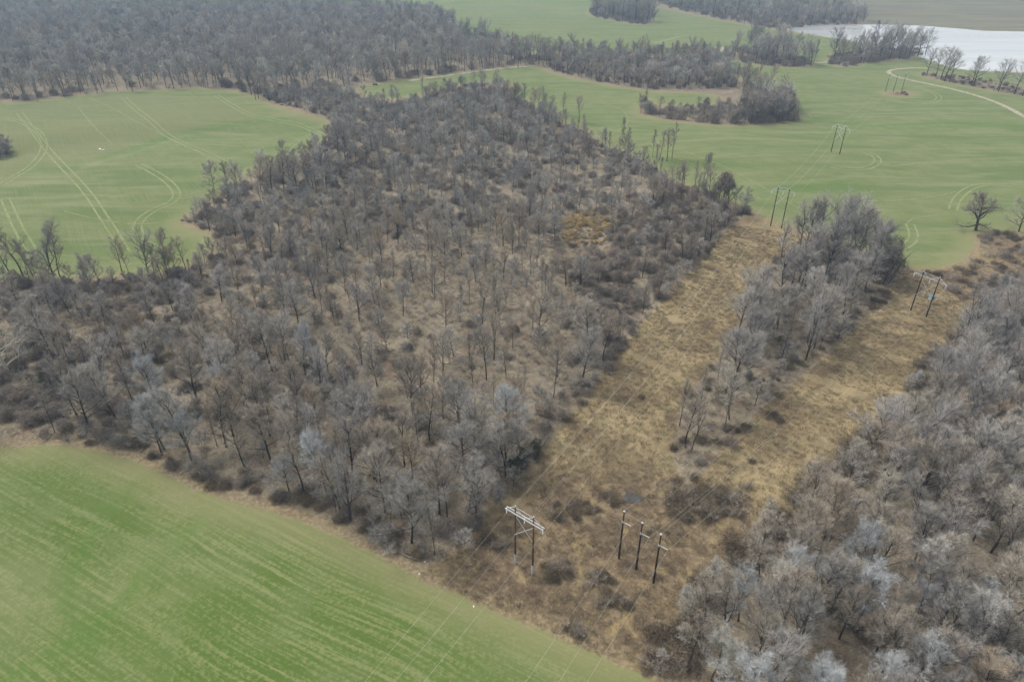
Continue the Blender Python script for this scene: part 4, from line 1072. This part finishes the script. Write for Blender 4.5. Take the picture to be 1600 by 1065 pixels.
# ------------------------------------------------------------------ fallen logs
s = NT("weathered_log"); M['log'] = s.bsdf(s.mix(s.noise(2, 3), (.25, .22, .18), (.42, .38, .31)), .9, .1)
LOGS = [((714, 550), (742, 562), 'long pale fallen log in the middle of the clearing'), ((738, 560), (750, 543), 'short pale log crossing the long clearing log'), ((520, 632), (558, 600), 'pale fallen trunk lying west of the clearing'),
        ((620, 860), (655, 876), 'fallen trunk reaching out at the front tip of the wood'), ((560, 632), (582, 590), 'thin pale log at the foot of the clearing'), ((640, 812), (655, 790), 'grey log behind the front row of trees'),
        ((462, 700), (500, 668), 'long grey trunk fallen among the front trees'), ((340, 640), (372, 655), 'pale log in the thick front wood'), ((785, 395), (798, 390), 'short log east of the clearing top'), ((640, 470), (652, 462), 'short log at the clearing top'),
        ((905, 470), (930, 480), 'grey log beside the vine tangle'), ((210, 560), (236, 548), 'pale log in the creek corner wood'), ((745, 440), (760, 428), 'short pale log in the upper clearing'), ((850, 520), (866, 512), 'short log at the eastern clearing side'),
        ((600, 520), (618, 524), 'thin log in the western clearing'), ((1390, 740), (1425, 748), 'grey log on the floor of the eastern wood'), ((505, 570), (530, 560), 'grey log near the western clearing edge'), ((690, 690), (700, 668), 'pale log inside the front tip of the wood'),
        ((280, 742), (300, 730), 'pale branch lying at the near field edge'), ((310, 737), (318, 745), 'short white branch at the near field edge')]
for (a, b), (c, d), lab in LOGS:
    x0, y0 = at(a, b); x1, y1 = at(c, d)
    n = 6
    P = np.stack([np.linspace(x0, x1, n), np.linspace(y0, y1, n)], 1) + R.normal(size=(n, 2)) * .12
    z = tz(P[:, 0], P[:, 1]) + .16
    m = MB(); rr = .2 if len(lab) > 42 else .16
    Q = np.column_stack([P, z]) - np.array([float(x0), float(y0), 0])
    m.tube(Q, np.linspace(rr, rr * .5, n), 7, 0, True)
    for _ in range(4):
        k = R.integers(2, n); dd = unit(np.append(R.normal(size=2), .5))
        m.tube(np.array([Q[k], Q[k] + dd * R.uniform(.8, 2.0)]), [.06, .02], 4, 0, True)
    link("fallen_log", m.mesh("fallen_log", M['log'], True), loc=(float(x0), float(y0), 0), label=lab, cat='log', group='fallen logs')

# ------------------------------------------------------------------ pale stones and salt lick in the field, blue stand, parked vehicle
s = NT("pale_stone"); M['stone'] = s.bsdf((.6, .6, .57), .85, .2)
def stone(px, py, sz, lab):
    x, y = at(px, py); m = MB(); rng = np.random.default_rng(int(px))
    P = [[0, 0, -.05], [0, 0, .12], [0, 0, .3], [0, 0, .42]]
    m.tube(np.array(P) * [1, 1, sz], np.array([.5, .55, .42, .12]) * sz, 8, 0, True)
    o = link("stone", m.mesh("stone", M['stone']), loc=(float(x), float(y), float(tz(x, y))), label=lab, cat='stone')
    o.scale = (1.5, .8, .7); o.rotation_euler = (0, 0, px)
for a in ((156, 233, 1.8, 'large white stone in the swale of the western green field'), (161, 234, 1.2, 'smaller white stone east of the large one in the western green field'), (740, 947, .35, 'white stone on the near field margin below the pylon'),
          (664, 877, .35, 'white stone just below the front tip of the wood'), (480, 253, 1.4, 'white stone at the tip of the western field'), (655, 896, .3, 'small pale stone on the margin beside the front tip')):
    stone(*a)

def vehicle():
    """a dark utility vehicle parked where the forest meets the green tongue"""
    s = NT("dark_paint"); mp = s.bsdf((.02, .02, .022), .4, .5)
    s = NT("tyre_rubber"); mt = s.bsdf((.015, .015, .015), .9, .2)
    s = NT("dark_glass"); mg = s.bsdf((.02, .025, .03), .08, .6)
    x, y = at(586, 133)
    e = link("utility_vehicle", None, loc=(float(x), float(y), float(tz(x, y))), label='small dark utility vehicle parked on the edge of the narrow green tongue', cat='vehicle')
    e.rotation_euler = (0, 0, .25)
    m = MB(); m.box((0, 0, .85), 4.2, 1.8, .6); m.box((1.5, 0, 1.2), 1.1, 1.65, .18)
    b = link("body", m.mesh("body", mp), parent=e)
    m = MB(); m.box((-.4, 0, 1.98), 2.2, 1.6, .1)
    for sx in (-1.4, .6):
        for sy in (-.72, .72): m.box((sx, sy, 1.53), .1, .1, .8)
    link("cab_frame", m.mesh("cab_frame", mp), parent=e)
    m = MB(); m.box((.62, 0, 1.55), .04, 1.3, .7); link("windscreen", m.mesh("windscreen", mg), parent=e)
    wm = MB(); wm.tube([(0, -.13, 0), (0, .13, 0)], .42, 14, 0, True); wme = wm.mesh("wheel", mt)
    for sx in (-1.35, 1.35):
        for sy in (-.92, .92): link("wheel", wme, parent=e, loc=(sx, sy, .42))
vehicle()

# ------------------------------------------------------------------ poles and lines
s = NT("brown_pole_wood"); M['pole_b'] = s.bsdf(s.mix(s.noise(3, 3), (.07, .038, .022), (.12, .07, .04)), .8, .2)
s = NT("black_pole_wood"); M['pole_k'] = s.bsdf(s.mix(s.noise(3, 3), (.012, .01, .009), (.03, .025, .016)), .8, .2)
s = NT("galvanised_steel"); M['steel'] = s.bsdf((.52, .53, .54), .5, .4, .3)
s = NT("porcelain"); M['porc'] = s.bsdf((.72, .74, .74), .3, .5)
s = NT("grey_wrap"); M['wrap'] = s.bsdf((.42, .46, .46), .7, .3)
s = NT("conductor"); M['wire'] = s.bsdf((.42, .40, .35), .6, .3)
s = NT("blue_plastic"); M['blue'] = s.bsdf((.10, .19, .23), .5, .4)

def rod(name, a, b, r, mat, parent, n=6, label=None):
    m = MB(); m.tube([a, b], r, n, 0, True)
    o = link(name, m.mesh(name, mat), parent=parent)
    if label: o['label'] = label
    return o

def insulator(top, parent, L=1.3):
    m = MB(); t = np.array(top, float)
    zs = np.linspace(0, L, 13)
    m.tube([t - [0, 0, z_] for z_ in zs], [.04 if k % 2 else .12 for k in range(13)], 8, 0, True)
    return link("insulator", m.mesh("insulator", M['porc']), parent=parent)

ATT = {}
def h_frame(key, f1, f2, top1, dark, label, wrap=False, double=False, arm_mat='steel'):
    x1, y1, h = hgt(*f1, f1[1] - top1)
    x2, y2 = at(*f2); x2, y2 = float(x2), float(y2)
    z0 = min(float(tz(x1, y1)), float(tz(x2, y2)))
    cx, cy = (x1 + x2) / 2, (y1 + y2) / 2
    e = link("pylon", None, loc=(cx, cy, z0), label=label, cat='pylon', group='wooden H-frame pylons')
    S = math.hypot(x2 - x1, y2 - y1); u = np.array([(x2 - x1) / S, (y2 - y1) / S, 0]); w = np.array([-u[1], u[0], 0]); Z = np.array([0, 0, 1.])
    pm = M['pole_k'] if dark else M['pole_b']
    a, b = -u * S / 2, u * S / 2
    sp = [link, None]
    for q in (a, b):
        m = MB(); m.tube([q - Z * .8, q + Z * h * .5, q + Z * h], [.25, .21, .15], 10, 0, True)
        po = link("pole", m.mesh("pole", pm, True), parent=e)
        m = MB(); m.tube([q + Z * h, q + Z * (h + .35)], [.16, .1], 8, 0, True)
        link("pole_cap", m.mesh("pole_cap", M['porc']), parent=po)
        if wrap:
            m = MB(); m.tube([q + Z * .0, q + Z * 3.2], [.29, .26], 10, 0, True)
            link("wrap", m.mesh("wrap", M['wrap']), parent=po)
    za = h - 1.9
    A = S * 2.05
    offs = (-.33, .33) if double else (.26,)
    for o_ in offs:
        m = MB(); m.box(w * o_ + Z * za, A, .16, .24, u); link("crossarm", m.mesh("crossarm", M[arm_mat]), parent=e)
    rod("top_tie", a + Z * (h - .2), b + Z * (h - .2), .05, M['steel'], e)
    for q, sg in ((a, -1), (b, 1)):
        rod("brace", q + Z * (h - .1), u * sg * A * .49 + Z * za, .065, M['steel'], e)
        rod("brace", q + Z * (h - .1), Z * za + u * sg * .15, .065, M['steel'], e)
    rod("cross_brace", a + Z * (za - 1.2) + w * .22, b + Z * (za - 1.2 - S * 1.05) + w * .22, .08, M['steel'], e)
    rod("cross_brace", b + Z * (za - 1.2) - w * .22, a + Z * (za - 1.2 - S * 1.05) - w * .22, .08, M['steel'], e)
    pts = []
    c = np.array([cx, cy, z0])
    for k in (-.485, 0, .485):
        t = u * A * k + Z * (za - .12)
        insulator(t, e, 1.4)
        pts.append(c + t - Z * 1.45)
    ATT[key] = (pts, [c + a + Z * (h + .2), c + b + Z * (h + .2)])
    return e, S

h_frame('near', (805, 880), (832, 897), 791, False, 'nearest brown H-frame pylon with doubled white crossarm and wrapped pole feet, beside the wood tip', True, True)
h_frame('east', (1423, 485), (1447, 495), 424, True, 'dark H-frame pylon with white crossarm at the top of the eastern strip')
h_frame('mid', (1204, 353), (1221, 356.5), 291, True, 'dark H-frame pylon where the western strip meets the big green field')
h_frame('far', (1298.7, 237.2), (1312, 240.8), 194, True, 'H-frame pylon standing alone in the big green field')

def single_pole(key, f, top, label, group, u):
    x, y, h = hgt(*f, f[1] - top)
    z0 = float(tz(x, y)); Z = np.array([0, 0, 1.])
    e = link("utility_pole", None, loc=(x, y, z0), label=label, cat='pole', group=group)
    m = MB(); m.tube([-Z * .8, Z * h * .5, Z * h], [.24, .2, .15], 10, 0, True); link("pole", m.mesh("pole", M['pole_k'], True), parent=e)
    m = MB(); m.tube([Z * h, Z * (h + .12), Z * (h + .38)], [.2, .24, .08], 8, 0, True); link("pole_cap", m.mesh("pole_cap", M['porc']), parent=e)
    t = Z * (h * .79)
    m = MB(); P = [t + u * (.15 + k * .17) + Z * k * .03 for k in range(13)]
    m.tube(P, [.035 if k % 2 else .075 for k in range(13)], 8, 0, True); link("insulator_arm", m.mesh("insulator_arm", M['porc']), parent=e)
    m = MB(); m.tube([t - Z * .3, t + Z * .3], .24, 10, 0, True); link("bracket", m.mesh("bracket", M['steel']), parent=e)
    c = np.array([x, y, z0])
    ATT[key] = (c + P[-1], c + Z * (h + .2))
    return c
fa = [at(967, 872), at(994, 889), at(1021, 910)]
u3 = np.array([fa[2][0] - fa[0][0], fa[2][1] - fa[0][1], 0]); u3 /= np.linalg.norm(u3)
single_pole('t0', (967, 872), 799, 'westernmost of the three dark poles in the weeds before the eastern wood', 'three poles in the weeds', u3)
single_pole('t1', (994, 889), 817, 'middle one of the three dark poles in the weeds', 'three poles in the weeds', u3)
single_pole('t2', (1021, 910), 835, 'easternmost of the three dark poles in the weeds before the eastern wood', 'three poles in the weeds', u3)
fb = [at(1383.6, 143), at(1408.6, 143.5)]
u4 = np.array([fb[1][0] - fb[0][0], fb[1][1] - fb[0][1], 0]); u4 /= np.linalg.norm(u4)
for k, (a_, b_, n_) in enumerate(((1383.6, 143, 'westernmost'), (1396, 143.3, 'middle'), (1408.6, 143.6, 'easternmost'))):
    single_pole('f%d' % k, (a_, b_), 115, f'{n_} of the three distant poles below the lakeside track bend', 'three distant poles in the green field', u4)

def wire(a, b, sag, label, r=.019, group='power line wires', name='power_line'):
    a, b = np.array(a, float), np.array(b, float)
    t = np.linspace(0, 1, 40)[:, None]
    P = a + (b - a) * t; P[:, 2] -= (4 * sag * t * (1 - t))[:, 0]
    m = MB(); m.tube(P, r, 5, 0, True)
    return link(name, m.mesh(name, M['wire'], True), label=label, cat='wire', group=group)
W3 = ('western', 'middle', 'eastern')
def offscreen(p, px, py, z, far=190.0):
    x, y = plane_pt(px, py, z)
    d = np.array([float(x) - p[0], float(y) - p[1]]); d /= np.linalg.norm(d)
    return np.array([p[0] + d[0] * far, p[1] + d[1] * far, p[2]])
for k in range(3):
    wire(ATT['near'][0][k], ATT['mid'][0][k], 5.5, f'{W3[k]} conductor between the nearest pylon and the pylon at the strip head')
    wire(ATT['mid'][0][k], ATT['far'][0][k], 3.5, f'{W3[k]} conductor between the strip head pylon and the lone field pylon', .015)
    wire(ATT['far'][0][k], ATT['f%d' % k][0], 4.0, f'{W3[k]} conductor from the lone field pylon to the distant three poles', .015)
    q = ((574, 1060), (622, 1060), (668, 1060))[k]
    wire(ATT['near'][0][k], offscreen(ATT['near'][0][k], *q, 11.5), 3.5, f'{W3[k]} conductor crossing the near green field from the nearest pylon', .016)
    wire(ATT['t%d' % k][0], ATT['east'][0][k], 4.5, f'{W3[k]} conductor from the three poles up the eastern strip', .016)
    q = ((878, 987), (912, 1008), (942, 1031))[k]
    wire(ATT['t%d' % k][0], offscreen(ATT['t%d' % k][0], *q, 9), 3.0, f'{W3[k]} conductor running from the three poles over the near field corner', .016)
    q = ((1600, 352), (1640, 372), (1680, 392))[k]
    wire(ATT['east'][0][k], offscreen(ATT['east'][0][k], *q, 13), 4.5, f'{W3[k]} conductor from the eastern pylon over the scrub corner')
for k in range(2):
    wire(ATT['near'][1][k], ATT['mid'][1][k], 3.5, f'{("western", "eastern")[k]} top wire between the nearest pylon and the strip head pylon', .014)
    wire(ATT['mid'][1][k], ATT['far'][1][k], 2.5, f'{("western", "eastern")[k]} top wire between strip head pylon and lone field pylon', .013)
    wire(ATT['t%d' % k][1], ATT['t%d' % (k + 1)][1], .15, f'{("western", "eastern")[k]} tie wire between the tops of the three near poles', .016)
    wire(ATT['t%d' % (k * 2)][1], ATT['east'][1][k], 3.0, f'{("western", "eastern")[k]} top wire from the three poles to the eastern pylon', .014)

# blue box stand behind the eastern pylon
x, y, h = hgt(1453, 474, 12)
e = link("hunting_stand", None, loc=(x, y, float(tz(x, y))), label='small blue and grey box stand on legs behind the dark eastern pylon', cat='stand')
m = MB(); m.box((0, 0, 2.5), 1.6, 1.5, 1.2); bo = link("cabin", m.mesh("cabin", M['wrap']), parent=e)
m = MB(); m.box((0, 0, 3.2), 2.3, 2.0, .18); m.box((0, 0, 3.33), 1.8, 1.5, .12); link("roof", m.mesh("roof", M['blue']), parent=e)
m = MB(); m.box((0, -.77, 2.6), .9, .05, .5); link("window", m.mesh("window", M['pole_k']), parent=bo)
for sx in (-.7, .7):
    for sy in (-.65, .65): rod("leg", (sx * 1.3, sy * 1.3, -.2), (sx, sy, 1.9), .06, M['steel'], e)

# ------------------------------------------------------------------ haze: the air itself
hm = bpy.data.materials.new("haze"); hm.use_nodes = True
hn = hm.node_tree.nodes; hn.clear()
ho = hn.new("ShaderNodeOutputMaterial"); hv = hn.new("ShaderNodeVolumePrincipled")
hv.inputs['Color'].default_value = (.55, .76, 1.0, 1); hv.inputs['Density'].default_value = HAZE; hv.inputs['Anisotropy'].default_value = 0.0
hm.node_tree.links.new(hv.outputs[0], ho.inputs['Volume'])
m = MB(); m.box((0, 4000, 62.5), 21000, 21000, 137)
ho_ = link("haze", m.mesh("haze", hm), kind='stuff', label='thin grey-blue haze over the whole landscape', cat='haze')
